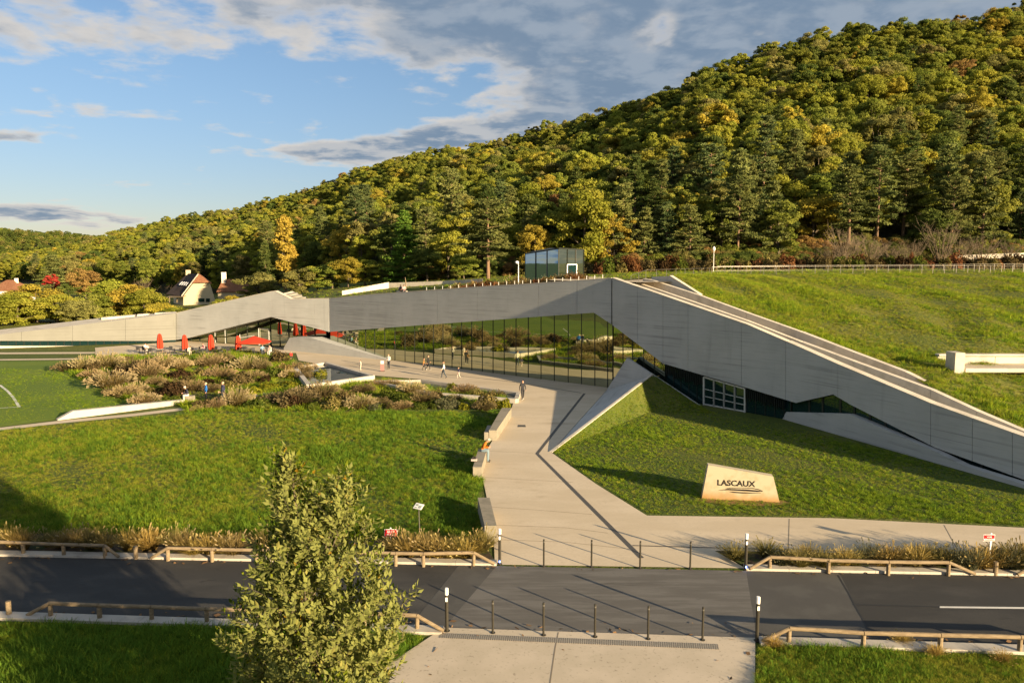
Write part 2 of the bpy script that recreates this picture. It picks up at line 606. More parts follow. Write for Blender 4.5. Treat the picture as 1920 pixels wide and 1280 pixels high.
M['wood'] = noisy('weathered_wood', [(0.20, 0.15, 0.092), ((0.26, 0.20, 0.125), 3.0, 0.4, 0.6), ((0.12, 0.09, 0.055), 9.0, 0.56, 0.75)], 0.85, 0.5, 14.0, (1, 4, 4), bdist=0.01)
M['stone_bench'] = noisy('bench_concrete', [(0.27, 0.24, 0.185), ((0.21, 0.19, 0.145), 2.0, 0.45, 0.65), ((0.22, 0.20, 0.16), 9.0, 0.62, 0.8)], 0.85, 0.25, 25.0, bdist=0.01)
M['white_wall'] = noisy('white_concrete', [(0.46, 0.42, 0.36), ((0.38, 0.345, 0.29), 0.7, 0.45, 0.65)], 0.85, 0.15, 20.0, bdist=0.01)
M['water'] = mirror_glass('pool_water', (0.75, 0.8, 0.85), (0.02, 0.03, 0.03), 0.25, 0.02)
M['red_sign'] = plain('red_enamel', (0.66, 0.012, 0.016), 0.35, var=0.05)
M['white_sign'] = plain('white_enamel', (0.82, 0.80, 0.77), 0.4, var=0.04)
M['black_letter'] = plain('black_lettering', (0.016, 0.012, 0.010), 0.6)
M['umbrella'] = plain('red_canvas', (0.42, 0.035, 0.013), 0.8)
M['bark'] = noisy('bark', [(0.10, 0.08, 0.055), ((0.16, 0.13, 0.09), 3.0, 0.45, 0.65)], 0.95, 0.6, 8.0, (1, 1, 0.3))
M['bark_pine'] = noisy('pine_bark', [(0.20, 0.125, 0.075), ((0.12, 0.085, 0.06), 2.0, 0.45, 0.65)], 0.95, 0.6, 8.0, (1, 1, 0.4))
M['twig'] = noisy('twig', [(0.15, 0.115, 0.075), ((0.11, 0.085, 0.058), 2.0, 0.45, 0.65)], 0.95, 0.0)

# ------------------------------------------------------------------ plan of the museum front (metres, camera above the origin)
F1 = Vector((9.35, 70.0, 0))                           # fold between the long glass front and the descending wing
DIR_A = Vector((0.622, -0.783, 0)).normalized()
F2 = F1 + DIR_A * 18.0
DIR_B = Vector((0.398, -0.917, 0)).normalized()
F8 = F2 + DIR_B * 40.0
F3 = Vector((-23.9, 97.7, 0))
F4 = Vector((-49.6, 110.7, 0))
F5 = Vector((-70.0, 103.5, 0))
N_A, N_B = wall_normal(F1, F2), wall_normal(F2, F8)
N_C, N_D, N_E = wall_normal(F1, F3), wall_normal(F3, F4), wall_normal(F4, F5)


def wing(px, py, off=0.0):
    bis = (N_A + N_B) / (1 + N_A.dot(N_B))
    q = F2 + bis * off
    fold = to_px(Vector((q.x, q.y, 5)))[0]
    return on_wall(px, py, F1, F2, off) if px < fold else on_wall(px, py, F2, F8, off)


def wing_x(px):
    return on_wall(px, 600, F1, F2) if px < 1470 else on_wall(px, 600, F2, F8)


TOP_W = [(1148, 522), (1400, 609), (1500, 652), (1572, 684), (1745, 757), (1920, 820), (2150, 903)]
TOP_C = [(617, 560), (700, 552), (800, 545), (900, 538), (1000, 532), (1146, 522)]
TOP_D = [(330, 587), (430, 564), (507, 547), (515, 546), (545, 561), (617, 560)]
TOP_E = [(-330, 662), (-120, 641), (0, 627), (330, 587)]

# ------------------------------------------------------------------ terrain
PXS = [-900, -300, 0, 150, 220, 330, 420, 500, 600, 617.5, 700, 800, 950, 1040, 1146, 1200, 1270, 1310, 1480, 1600, 1750, 1920, 2300, 3000]
#       px     r0   z0    df    zf   dr   y_sky
TER = {-900: (130, 0.3, 600, 0, 1400, 500), -300: (125, 0.3, 480, 1, 1000, 500), 0: (118, 0.6, 360, 2, 880, 486), 150: (116, 0.6, 300, 2, 790, 460),
       220: (115, 0.3, 280, 1.2, 740, 436), 330: (113, 0.6, 250, 1.4, 680, 412), 420: (108, 1.0, 240, 1.8, 640, 398), 500: (104, 3.5, 205, 4.5, 600, 384),
       600: (99.3, 6.4, 180, 7, 545, 355), 617.5: (98.4, 6.6, 176, 7.1, 535, 350), 700: (92.5, 7.3, 152, 8, 490, 318), 800: (86.0, 8.0, 138, 8.6, 440, 294),
       950: (78.3, 9.0, 128, 9.6, 390, 274), 1040: (74.4, 9.6, 124, 10.0, 370, 244), 1146: (70.8, 10.0, 120, 10.3, 345, 222), 1200: (77, 10.2, 119, 10.5, 330, 203),
       1270: (88, 10.2, 118, 10.6, 318, 172), 1310: (90, 10.25, 118, 10.7, 312, 148), 1480: (94, 10.3, 119, 10.9, 300, 92), 1600: (98, 10.3, 121, 11, 298, 72),
       1750: (103, 10.3, 124, 11.2, 296, 58), 1920: (108, 10.35, 127, 11.5, 296, 30), 2300: (114, 10.5, 133, 12, 300, -40), 3000: (120, 11, 140, 13, 320, -120)}
T_ = np.array([(p, *TER[p]) for p in PXS])


def ter_params(px):
    return [float(np.interp(px, T_[:, 0], T_[:, k])) for k in range(1, 7)]


def ter_z(px, d):
    r0, z0, df, zf, dr, ys = ter_params(px)
    zr = HC + (490 - ys) * dr / 1408.0 - 8.0
    if d <= r0:
        return z0
    if d <= df:
        return z0 + (zf - z0) * (d - r0) / (df - r0)
    if d <= dr:
        s = (d - df) / (dr - df)
        wob = 2.2 * math.sin(px * 0.017 + d * 0.05) * math.sin(d * 0.031 + 1.3) * min(s * 4, 1) * min((1 - s) * 5, 1)
        return zf + (zr - zf) * (0.85 * s + 0.15 * s * s) + wob
    return zr - (d - dr) * 0.12


def ter_pt(px, d, dz=0.0):
    return Vector(((px - CX) / 1408.0 * d, d, ter_z(px, d) + dz))


def grid_obj(name, rows, mat, kind='structure', smooth=True):
    ny, nx = len(rows), len(rows[0])
    V = [tuple(p) for r in rows for p in r]
    Q = [(j * nx + i, j * nx + i + 1, (j + 1) * nx + i + 1, (j + 1) * nx + i) for j in range(ny - 1) for i in range(nx - 1)]
    me = np_mesh(name, V, Q, mat)
    if smooth:
        me.polygons.foreach_set('use_smooth', [True] * len(me.polygons))
    o = link(bpy.data.objects.new(name, me))
    if kind:
        o['kind'] = kind
    return o


def sheet(name, pts, mat, z=None, kind='structure', parent=None):
    b = MB()
    P_ = [Vector((p[0], p[1], p[2] if z is None else z)) for p in pts]
    b.add(P_, [tuple(range(len(P_)))])
    me_o = b.build(name, mat, parent, fix=False)
    if me_o.data.polygons[0].normal.z < 0:
        me_o.data.flip_normals()
    if kind and parent is None:
        me_o['kind'] = kind
    return me_o


sheet('ground', [(-4000, -3000, 0), (4000, -3000, 0), (4000, 5000, 0), (-4000, 5000, 0)], M['lawn'], 0.0)
cols = list(np.arange(-900, 3001, 22.0))
rows = []
for k in range(70):
    row = []
    for p in cols:
        r0, z0, df, zf, dr, ys = ter_params(p)
        if k <= 10:
            d = r0 + (df - r0) * k / 10
        elif k <= 58:
            d = df + (dr - df) * (k - 10) / 48
        else:
            d = dr + (k - 58) ** 2 * 3.0
        row.append(ter_pt(p, d))
    rows.append(row)
grid_obj('hill', rows, M['forest_floor'])
rows = []
for k in range(11):
    row = []
    for p in cols:
        r0, z0, df, zf, dr, ys = ter_params(p)
        d = r0 + (df - 4 - r0) * k / 10
        row.append(ter_pt(p, d, 0.06))
    rows.append(row)
grid_obj('hill_foot_meadow', rows, M['meadow'])

# far wooded ridge across the valley on the left
rng = np.random.default_rng(3)
rows = []
for k in range(14):
    row = []
    for p in np.arange(-1400, 700, 30.0):
        d = 1100 + k * 60
        ytop = np.interp(p, [-1400, -300, 0, 60, 110, 170, 260, 700], [430, 432, 436, 437, 441, 446, 452, 470])
        ztop = HC + (490 - ytop) * 1600 / 1408 - 8
        s = min(k / 8.3, 1.0) if k <= 9 else 1 - (k - 9) * 0.1
        z = ztop * math.sin(s * math.pi / 2) ** 1.2 + 3 * math.sin(p * 0.05 + k)
        row.append(((p - CX) / 1408 * d, d, z))
    rows.append(row)
FAR_ROWS = rows
grid_obj('far_hill', rows, M['forest_floor'])

# ------------------------------------------------------------------ road, kerbs, crossing, paving
def far_edge(px):
    return 1043 + (px - 0) * (1080 - 1043) / 1920


def near_edge(px):
    return 1150 + px * (1213 - 1150) / 1920


A0, A1 = gz(0, far_edge(0)), gz(1920, far_edge(1920))
B0, B1 = gz(0, near_edge(0)), gz(1920, near_edge(1920))


def along(a, b, t):
    return a + (b - a) * t


RF = lambda t: along(A0, A1, t)
RN = lambda t: along(B0, B1, t)


def line_at(a, b, px, py):
    """where the line a-b on the ground is met by the vertical plane through the photo column of (px, py)"""
    r = ray(px, py)
    d = b - a
    t = (a.y * r.x - a.x * r.y) / (d.x * r.y - d.y * r.x)
    return a + d * t


sheet('road', [RF(-4), RF(5), RN(5), RN(-4)], M['asphalt'], 0.006)
cx = [line_at(A0, A1, 931, 1061), line_at(A0, A1, 1399, 1070), line_at(B0, B1, 1419, 1196), line_at(B0, B1, 832, 1180)]
sheet('road_crossing', cx, M['asphalt_grey'], 0.011)
pt = [cx[1], line_at(A0, A1, 1573, 1076), gz(1592, 1110), gz(1604, 1135), gz(1618, 1160), gz(1637, 1203), cx[2]]
sheet('road_patch', pt, M['asphalt_patch'], 0.0105)
pt = [line_at(A0, A1, 860, 1060), cx[0], cx[3], gz(770, 1172)]
sheet('road_patch', pt, M['asphalt_patch'], 0.0105)
sheet('road_marking', [gz(1762, 1136.5), gz(2400, 1142.5), gz(2400, 1147), gz(1762, 1139.5)], M['paint'], 0.014)
sheet('road_seam', [gz(1598, 1132.6), gz(1762, 1137), gz(1762, 1138.3), gz(1598, 1134.2)], M['tar'], 0.0135)
seam = [gz(1571, 1078), gz(1590, 1110), gz(1602, 1134), gz(1617, 1160), gz(1634, 1198)]
for a, b in zip(seam, seam[1:]):
    sheet('road_seam', [a + Vector((-.03, 0, 0)), b + Vector((-.03, 0, 0)), b + Vector((.03, 0, 0)), a + Vector((.03, 0, 0))], M['tar'], 0.0145)


def kerb(name, pts, wd, h, mat=None):
    """kerb stones laid end to end, each a part of the kerb"""
    root = empty(name, (0, 0, 0))
    root['kind'] = 'structure'
    for a, b in zip(pts, pts[1:]):
        L = (b - a).length
        n = max(1, int(L / 1.6))
        for k in range(n):
            p, q = a + (b - a) * (k / n), a + (b - a) * ((k + 1) / n)
            e = (b - a).normalized() * 0.006
            MB().beam(p + e + Vector((0, 0, h / 2 - 0.02)), q - e + Vector((0, 0, h / 2 - 0.02)), wd, h + 0.04).build('kerb_stone', mat or M['kerb'], root)
    return root


up = lambda a, b, s: Vector((-(b - a).y, (b - a).x, 0)).normalized() * s
kerb('kerb', [RF(-0.35) + up(A0, A1, 0.22), cx[0] + up(A0, A1, 0.22)], 0.42, 0.10)
kerb('kerb', [cx[1] + up(A0, A1, 0.22), RF(1.35) + up(A0, A1, 0.22)], 0.42, 0.10)
kerb('kerb', [RN(-0.35) - up(A0, A1, 0.24), cx[3] - up(A0, A1, 0.24)], 0.46, 0.10)
kerb('kerb', [cx[2] - up(A0, A1, 0.24), RN(1.4) - up(A0, A1, 0.24)], 0.46, 0.10)

# the entrance plaza and its paved arms, one sheet of pale concrete
plaza = [gz(928, 1059), gz(926, 1015), gz(912, 930), gz(904, 892), gz(914, 842), gz(930, 815), gz(957, 772), gz(966, 745), gz(900, 728),
         gz(800, 712), gz(700, 704), gz(640, 690), gz(560, 676), gz(555, 662), gz(420, 662), gz(180, 669), gz(178, 652), gz(330, 641)]
plaza += [F4 + Vector((0, 2, 0)), F3 + Vector((0, 2, 0)), F1 + Vector((.3, .4, 0)), Vector((8.9, 69.2, 0)), gz(1033, 848), gz(1118, 908), gz(1213, 967), gz(1560, 972),
          gz(1920, 990), gz(2300, 1006), gz(2300, 1060), gz(1920, 1046), gz(1560, 1037), gz(1340, 1033), gz(1398, 1066)]
sheet('plaza', plaza, M['plaza'], 0.03)
sheet('near_path', [line_at(B0, B1, 832, 1186) + Vector((0, -.0, 0)), line_at(B0, B1, 1419, 1202), gz(1416, 1204), gz(1415, 1420), gz(560, 1420), gz(715, 1255)], M['apron'], 0.03)

# drain channel that runs along the plaza and turns at an angle
def strip(name, pts, wd, mat, z, parent=None):
    L, Rr = [], []
    for i, p in enumerate(pts):
        a, b = pts[max(i - 1, 0)], pts[min(i + 1, len(pts) - 1)]
        n = Vector((-(b - a).y, (b - a).x, 0)).normalized() * (wd / 2)
        L.append(p + n)
        Rr.append(p - n)
    rows = [[(q.x, q.y, z) for q in L], [(q.x, q.y, z) for q in Rr]]
    o = grid_obj(name, rows, mat, 'structure' if parent is None else None, False)
    if parent:
        o.parent = parent
    return o


strip('drain_channel', [gz(1096, 738), gz(1007, 851), gz(1203, 1047)], 0.22, M['drain'], 0.036)
strip('drain_channel', [gz(640, 676), gz(780, 696), gz(960, 716), gz(1090, 737)], 0.16, M['drain'], 0.036)
strip('drain_channel', [gz(1186, 1023.5), gz(1560, 1033.5), gz(1905, 1040.5)], 0.09, M['joint'], 0.036)
jt = plain('slab_joint', (0.22, 0.18, 0.13), 0.9)
for pts in ([gz(1047, 1186), gz(1041, 1215), gz(1030, 1290)], [gz(925, 1012), gz(1060, 1017), gz(1180, 1030)], [gz(906, 895), gz(985, 900), gz(1075, 905)],
            [gz(920, 951), gz(1010, 957), gz(1110, 965)], [gz(1480, 973), gz(1478, 1036)], [gz(1770, 985), gz(1800, 1040)], [gz(912, 846), gz(1000, 850)],
            [gz(930, 985), gz(1060, 990), gz(1140, 1000)]):
    strip('slab_joint', pts, 0.035, jt, 0.034)
sheet('drain_cover', [gz(971, 797), gz(985, 797), gz(986, 801), gz(970, 801)], M['drain'], 0.036)

# tactile paving with its studs
tp = [gz(826, 1188), gz(1347, 1209), gz(1349, 1219), gz(823, 1197)]
sheet('tactile_paving', tp, M['apron'], 0.036)
b = MB()
nu, nv = 130, 5
for i in range(nu):
    for j in range(nv):
        u, v = (i + 0.5) / nu, (j + 0.5) / nv
        p = (tp[0] * (1 - u) + tp[1] * u) * (1 - v) + (tp[3] * (1 - u) + tp[2] * u) * v
        r = 0.022
        b.add([p + Vector((r, r, .036)), p + Vector((-r, r, .036)), p + Vector((-r, -r, .036)), p + Vector((r, -r, .036)), p + Vector((0, 0, .052))],
              [(0, 1, 4), (1, 2, 4), (2, 3, 4), (3, 0, 4)])
o = b.build('tactile_stud', M['drain'], fix=False)
tag(o, kind='stuff')

# planting strips beside the road, garden bed, mown field, paths on the left
sheet('planting_strip', [gz(1345, 1035), gz(1560, 1039), gz(1920, 1048), gz(2300, 1062), RF(1.35) + up(A0, A1, 0.45), line_at(A0, A1, 1400, 1062) + up(A0, A1, 0.45)], M['bed_soil'], 0.05)
sheet('planting_strip', [RF(-0.35) + up(A0, A1, 0.45), line_at(A0, A1, 927, 1056) + up(A0, A1, 0.45), gz(905, 1015), gz(700, 1012), gz(300, 1000), gz(0, 1000), gz(-700, 990)], M['bed_soil'], 0.02)
BED = [(105, 690), (180, 670), (330, 660), (430, 656), (545, 668), (556, 700), (590, 728), (720, 712), (800, 722), (950, 745), (948, 764), (760, 768), (520, 772), (350, 774), (345, 762), (300, 754), (240, 752), (200, 730), (150, 712)]
sheet('garden_bed', [gz(*p) for p in BED], M['soil'], 0.015)
FIELD = [(-900, 676), (0, 677), (180, 676), (105, 690), (150, 712), (200, 730), (245, 752), (110, 786), (0, 800), (-900, 830)]
sheet('sports_field', [gz(*p) for p in FIELD], M['field'], 0.012)
strip('field_line', [gz(-200, 690), gz(0, 722), gz(14, 733), gz(25, 745), gz(36, 763)], 0.22, M['paint'], 0.018)
strip('field_line', [gz(36, 763), gz(0, 765), gz(-300, 772)], 0.14, M['paint'], 0.0185)
strip('footpath', [gz(-600, 655.6), gz(0, 662.5), gz(180, 661.5)], 1.9, M['plaza'], 0.022)
strip('footpath', [gz(-600, 676), gz(0, 674.5), gz(140, 673), gz(200, 669)], 1.3, M['plaza'], 0.022)
strip('footpath', [gz(-900, 850), gz(-200, 815), gz(0, 804.5), gz(115, 791), gz(250, 778), gz(350, 766)], 1.1, M['plaza'], 0.022)
strip('footpath', [gz(350, 766) + Vector((0, .3, 0)), gz(470, 742), gz(570, 728), gz(640, 722)], 1.3, M['plaza'], 0.024)
# winding gravel walks on the far side of the field (the glass front mirrors them)
strip('footpath', [Vector((-175, 70, 0)), Vector((-150, 62, 0)), Vector((-140, 40, 0)), Vector((-150, 20, 0)), Vector((-135, -5, 0)), Vector((-160, -40, 0))], 3.5, M['plaza'], 0.02)
# ------------------------------------------------------------------ the museum building
bld = empty('museum_building', (0, 0, 0), 'long folded grey concrete museum with a mirrored glass front set into the hillside', 'building')


def pts_between(poly, xa, xb):
    r = [(xa, lerp_poly(poly, xa))] + [q for q in poly if xa < q[0] < xb] + [(xb, lerp_poly(poly, xb))]
    return r


def panels(top, bottom, joints, place, normal, thick, mat, name='wall_panel', gap=0.014, cap=True):
    """wall between two pixel profiles, cut at JOINTS into panels with open joints"""
    for xa, xb in zip(joints, joints[1:]):
        T = [place(*q) for q in pts_between(top, xa, xb)]
        Bt = [place(*q) for q in pts_between(bottom, xa, xb)]
        e = (T[-1] - T[0])
        e.z = 0
        e = e.normalized() * gap
        T[0], T[-1], Bt[0], Bt[-1] = T[0] + e, T[-1] - e, Bt[0] + e, Bt[-1] - e
        n = normal((xa + xb) / 2)
        b = MB()
        b.prism(T + Bt[::-1], n * thick)
        o = b.build(name, mat, bld)
        if cap:
            c = MB()
            for p, q in zip(T, T[1:]):
                c.add([p - n * 0.02, q - n * 0.02, q + n * (thick + .04), p + n * (thick + .04),
                       p - n * 0.02 + Vector((0, 0, .07)), q - n * 0.02 + Vector((0, 0, .07)), q + n * (thick + .04) + Vector((0, 0, .07)), p + n * (thick + .04) + Vector((0, 0, .07))],
                      [(0, 1, 2, 3), (4, 5, 6, 7), (0, 1, 5, 4), (2, 3, 7, 6), (0, 3, 7, 4), (1, 2, 6, 5)])
            c.build('coping', M['cap'], bld)


BOT_C = [(617, 622), (1113.5, 586), (1146, 607.5)]
BOT_A = [(1148, 609), (1243, 681), (1317, 703), (1394, 725), (1492, 755), (1562, 739), (1594, 758), (1754, 839), (1920, 899), (2150, 982)]
BOT_D = [(330, 637), (355, 633), (508, 594), (617, 622)]
BOT_E = [(-330, 660), (-120, 641.6), (0, 639), (293, 639), (330, 637)]
pC = lambda x, y: on_wall(x, y, F1, F3)
pD = lambda x, y: on_wall(x, y, F3, F4)
pE = lambda x, y: on_wall(x, y, F4, F5)
panels(TOP_C, BOT_C, [617.3, 680, 735, 820, 895, 1010, 1082, 1146], pC, lambda x: N_C, 0.7, M['concrete'])
panels(TOP_W, BOT_A, [1148, 1195, 1243, 1290, 1390, 1473, 1571, 1745, 1823, 1898, 2020, 2150], wing, lambda x: N_A if x < 1478 else N_B, 0.55, M['concrete'])
panels(TOP_D, BOT_D, [330.5, 414, 508, 589, 617], pD, lambda x: N_D, 0.6, M['concrete'])
panels(TOP_E, BOT_E, [-330, -160, -60, 40, 136, 235, 330], pE, lambda x: N_E, 0.6, M['concrete_sun_dimmed'], cap=False)

# dark backing inside every open joint
for pl, n, jx, tp_, bt_ in ((pC, N_C, [680, 735, 820, 895, 1010, 1082], TOP_C, BOT_C), (pD, N_D, [414, 508, 589], TOP_D, BOT_D),
                            (wing, N_A, [1195, 1243, 1290, 1390], TOP_W, BOT_A), (wing, N_B, [1571, 1745, 1823, 1898, 2020], TOP_W, BOT_A)):
    for x in jx:
        MB().beam(pl(x, lerp_poly(tp_, x)) + n * 0.3 - Vector((0, 0, .03)), pl(x, lerp_poly(bt_, x)) + n * 0.3 + Vector((0, 0, .03)), 0.14, 0.3, n).build('joint', M['joint'], bld)

# pale roof ribbon over the low left wing
e_t = [(-330, 652), (-120, 629), (0, 618), (185, 596.5), (262, 589.5), (330, 585.5)]
fr = [pE(x, lerp_poly(TOP_E, x)) for x, y in e_t]
bk = [on_wall(x, y, F4, F5, 5.0 if x < 300 else 1.2) for x, y in e_t]
b = MB()
for k in range(len(fr) - 1):
    dn = Vector((0, 0, -0.25))
    b.add([fr[k], fr[k + 1], bk[k + 1], bk[k], fr[k] + dn + N_E * .01, fr[k + 1] + dn + N_E * .01, bk[k + 1] + dn, bk[k] + dn], [(0, 1, 2, 3), (4, 5, 6, 7), (2, 3, 7, 6), (0, 3, 7, 4), (1, 2, 6, 5)])
b.build('roof_ribbon', M['cap'], bld)
for (xa, xb, ya, yb, hgt) in ((190, 252, 595.5, 590.5, 0.35), (257, 278, 589.5, 588.3, 0.3), (290, 329, 587, 585.3, 0.3)):
    p, q = on_wall(xa, ya, F4, F5, 2.5), on_wall(xb, yb, F4, F5, 2.5)
    MB().prism([p - Vector((0, 0, hgt)), q - Vector((0, 0, hgt)), q, p], N_E * 1.5).build('roof_kerb', M['cap'], bld)

# white ledge under the ribbon window, and the window
for xa, xb in zip(range(-300, 300, 75), range(-225, 301, 75)):
    T = [pE(xa, 648.3), pE(xb - 0.3, 648.3), pE(xb - 0.3, 655.5), pE(xa, 655.5)]
    MB().prism([p - N_E * 0.15 for p in T], N_E * 0.6).build('window_ledge', M['cap'], bld)
xs = list(range(-300, 345, 15))
for xa, xb in zip(xs, xs[1:]):
    MB().prism([on_wall(xa + .4, 636, F4, F5, .45), on_wall(xb - .4, 636, F4, F5, .45), on_wall(xb - .4, 650, F4, F5, .45), on_wall(xa + .4, 650, F4, F5, .45)], N_E * 0.05).build('window_pane', M['glass_dark'], bld)
    MB().prism([on_wall(xb - .5, 636, F4, F5, .38), on_wall(xb + .5, 636, F4, F5, .38), on_wall(xb + .5, 650, F4, F5, .38), on_wall(xb - .5, 650, F4, F5, .38)], N_E * 0.1).build('mullion', M['mullion'], bld)


def glazing(xs, place_top, place, normal, off, base_y, mat, mull=0.05, name='window_pane', grow=0.25):
    """curtain wall: one pane between every two mullions, each pane a plate a hair out of line with the next"""
    rr = random.Random(5)
    for k, (xa, xb) in enumerate(zip(xs, xs[1:])):
        ta, tb = place(xa, lerp_poly(place_top, xa)), place(xb, lerp_poly(place_top, xb))
        ba, bb = place(xa, base_y(xa)), place(xb, base_y(xb))
        n = normal((xa + xb) / 2)
        g = Vector((0, 0, grow))
        j0, j1 = rr.uniform(-.006, .006), rr.uniform(-.006, .006)
        mids = [q for q in place_top if xa < q[0] < xb]
        T = [ta + g] + [place(*q) + g for q in mids] + [tb + g]
        Bt = [ba, bb]
        o = [T[0] + n * (off + j0)] + [q + n * off for q in T[1:-1]] + [T[-1] + n * (off + j1), Bt[1] + n * (off + j1), Bt[0] + n * (off + j0)]
        MB().prism(o, n * 0.04).build(name, mat, bld)
        MB().beam(bb + n * (off - .02), tb + g + n * (off - .02), mull, 0.05, n).build('mullion', M['mullion'], bld)


ground_y = lambda place_pts: (lambda x: lerp_poly(place_pts, x))
GC = ground_y([(617, 650), (640, 655), (733, 677), (953, 703), (1146, 729.8)])


def base_on(p0, p1):
    def f(x):
        r = ray(x, 700)
        d = (p1 - p0)
        t = (p0.y * r.x - p0.x * r.y) / (d.x * r.y - d.y * r.x)
        return to_px(p0 + d * t)[1]
    return f


glazing([617, 631, 645, 667, 683, 700, 719, 738, 757, 775, 792, 810, 828, 845, 863, 882, 902, 922, 943, 965, 988, 1012, 1037, 1063, 1088, 1113, 1137, 1146.5],
        BOT_C, pC, lambda x: N_C, 0.22, base_on(F1, F3), M['glass'])
glazing([1147.5, 1165, 1183, 1204, 1224, 1244], BOT_A, wing, lambda x: N_A, 0.22, base_on(F1, F2), M['glass'])
# dark fin-lined entrance recess, doors in a pale frame
xs = [1244, 1258, 1272, 1287, 1302, 1317]
glazing(xs, BOT_A, lambda x, y: wing(x, y), lambda x: N_A, 0.35, base_on(F1, F2), M['glass_dark'])
glazing([1394, 1412, 1430, 1448, 1466, 1478], BOT_A, lambda x, y: wing(x, y), lambda x: N_A, 0.35, base_on(F1, F2), M['glass_dark'])
for x in list(np.arange(1246, 1316, 3.4)) + list(np.arange(1398, 1468, 3.6)):
    yt = lerp_poly(BOT_A, x) + 2
    MB().beam(wing(x, yt) + N_A * 0.12, wing(x, yt + 14 + 9 * ((x * 7.3) % 1)) + N_A * 0.12, 0.03, 0.16, N_A).build('fin', M['mullion'], bld)
dx_ = [1317, 1336, 1355, 1375, 1394]
for k in range(4):
    xa, xb = dx_[k], dx_[k + 1]
    ya, yb = lerp_poly(BOT_A, xa) + 4, lerp_poly(BOT_A, xb) + 4
    by = base_on(F1, F2)
    q = [wing(xa, ya), wing(xb, yb), wing(xb, by(xb)), wing(xa, by(xa))]
    dr_ = MB().prism([p + N_A * 0.24 for p in q], N_A * 0.05).build('door', M['glass_dark'], bld)
    f = MB()
    f.beam(q[0] + N_A * .2, q[1] + N_A * .2, .10, .12, N_A)
    f.beam(q[3] + N_A * .2 + Vector((0, 0, .08)), q[2] + N_A * .2 + Vector((0, 0, .08)), .10, .12, N_A)
    f.beam(q[0] + N_A * .19, q[3] + N_A * .19, .12, .12, N_A)
    f.beam(q[1] + N_A * .19, q[2] + N_A * .19, .12, .12, N_A)
    m0, m1 = q[0].lerp(q[3], .42) + N_A * .2, q[1].lerp(q[2], .42) + N_A * .2
    f.beam(m0, m1, .05, .07, N_A)
    m0, m1 = q[0].lerp(q[3], .68) + N_A * .2, q[1].lerp(q[2], .68) + N_A * .2
    f.beam(m0, m1, .05, .07, N_A)
    f.build('door_frame', M['frame_white'], dr_)
# dark slit window under the descending wing
xs = [1478, 1510, 1535, 1568, 1594, 1623, 1652, 1685, 1718, 1754, 1792, 1832, 1873, 1920, 1970, 2030]
low_y = [(1478, 790), (1569, 800), (1754, 880), (1920, 950), (2030, 1000)]
glazing(xs, BOT_A, wing, lambda x: N_B, 0.40, lambda x: lerp_poly(low_y, x), M['glass_dark'], 0.16)
# low battered concrete apron at its foot
S0, S1 = Vector((21.6, 53.9, 0)), Vector((27.0, 39.3, 0))
pS = lambda x, y: on_wall(x, y, S0, S1)
top_s = [(1474, 772), (1569, 775), (1592, 776), (1754, 846), (1806, 872), (1920, 908), (2150, 985)]
for xa, xb in zip([1474, 1570, 1700, 1806, 1920, 2150], [1570, 1700, 1806, 1920, 2150]):
    T = [pS(*q) for q in pts_between(top_s, xa, xb)]
    Bt = [pS(x, lerp_poly([(1463, 788), (1533, 803), (1651, 843), (1795, 886), (1920, 916.5), (2150, 990)], x) + 4) for x, _ in pts_between(top_s, xa, xb)]
    if xa == 1474:
        Bt[0] = pS(1463, 793)
    MB().prism(T + Bt[::-1], wall_normal(S0, S1) * 0.55).build('apron_wall', M['concrete'], bld)

# stepped parapets and the walk that climbs along the wing
S2 = [(1193, 529.5), (1300, 566), (1400, 601), (1500, 640), (1600, 677), (1745, 730), (1831, 770), (1920, 808), (2150, 893)]
S3 = [(1205, 522), (1225, 526), (1311, 553.5), (1400, 586), (1500, 621.5), (1600, 660), (1698, 697), (1740, 718)]
for prof, off, hgt, th in ((S2, 1.7, 0.9, 0.42), (S3, 3.4, 1.0, 0.42)):
    for (xa, ya), (xb, yb) in zip(prof, prof[1:]):
        p, q = wing(xa, ya, off), wing(xb, yb, off)
        n = N_A if (xa + xb) / 2 < 1490 else N_B
        k = 0.4 if (off > 2 and xb == 1740) else 1.0
        e = (q - p).normalized() * 0.012
        MB().prism([p + e, q - e, q - e - Vector((0, 0, hgt * k)), p + e - Vector((0, 0, hgt))], n * th).build('parapet', M['cap'], bld)
for pa, pb, oa, ob, da, db in ((TOP_W, S2, 0.5, 1.75, 0.55, 0.75), (S2, S3 + [(1760, 727), (1831, 763), (1920, 801), (2150, 886)], 2.0, 3.45, 0.5, 0.8)):
    L, Rr = [], []
    for x in [1200, 1250, 1311, 1400, 1465, 1500, 1600, 1698, 1745, 1831, 1920, 2150]:
        L.append(wing(x, lerp_poly(pa, x), oa) - Vector((0, 0, da)))
        Rr.append(wing(x, lerp_poly(pb, x), ob) - Vector((0, 0, db)))
    o = grid_obj('stair_walk', [L, Rr], M['cap'], None, False)
    o.parent = bld
# triangular retaining wall at the head of the walk
tri = [(1222, 519), (1256, 517.5), (1312, 553), (1290, 553)]
tri_n = N_A * 0.35
tri_p = [wing(x, y, 4.4) for x, y in tri]
MB().prism(tri_p[:1] + [tri_p[1], tri_p[2], tri_p[2] - Vector((0, 0, .6)), tri_p[0] - Vector((0, 0, 1.5))], tri_n).build('retaining_wall', M['concrete'], bld)
c = MB()
c.beam(tri_p[1] + tri_n * .5 + Vector((0, 0, .03)), tri_p[2] + tri_n * .5 + Vector((0, 0, .03)), .45, .07)
c.build('coping', M['cap'], bld)

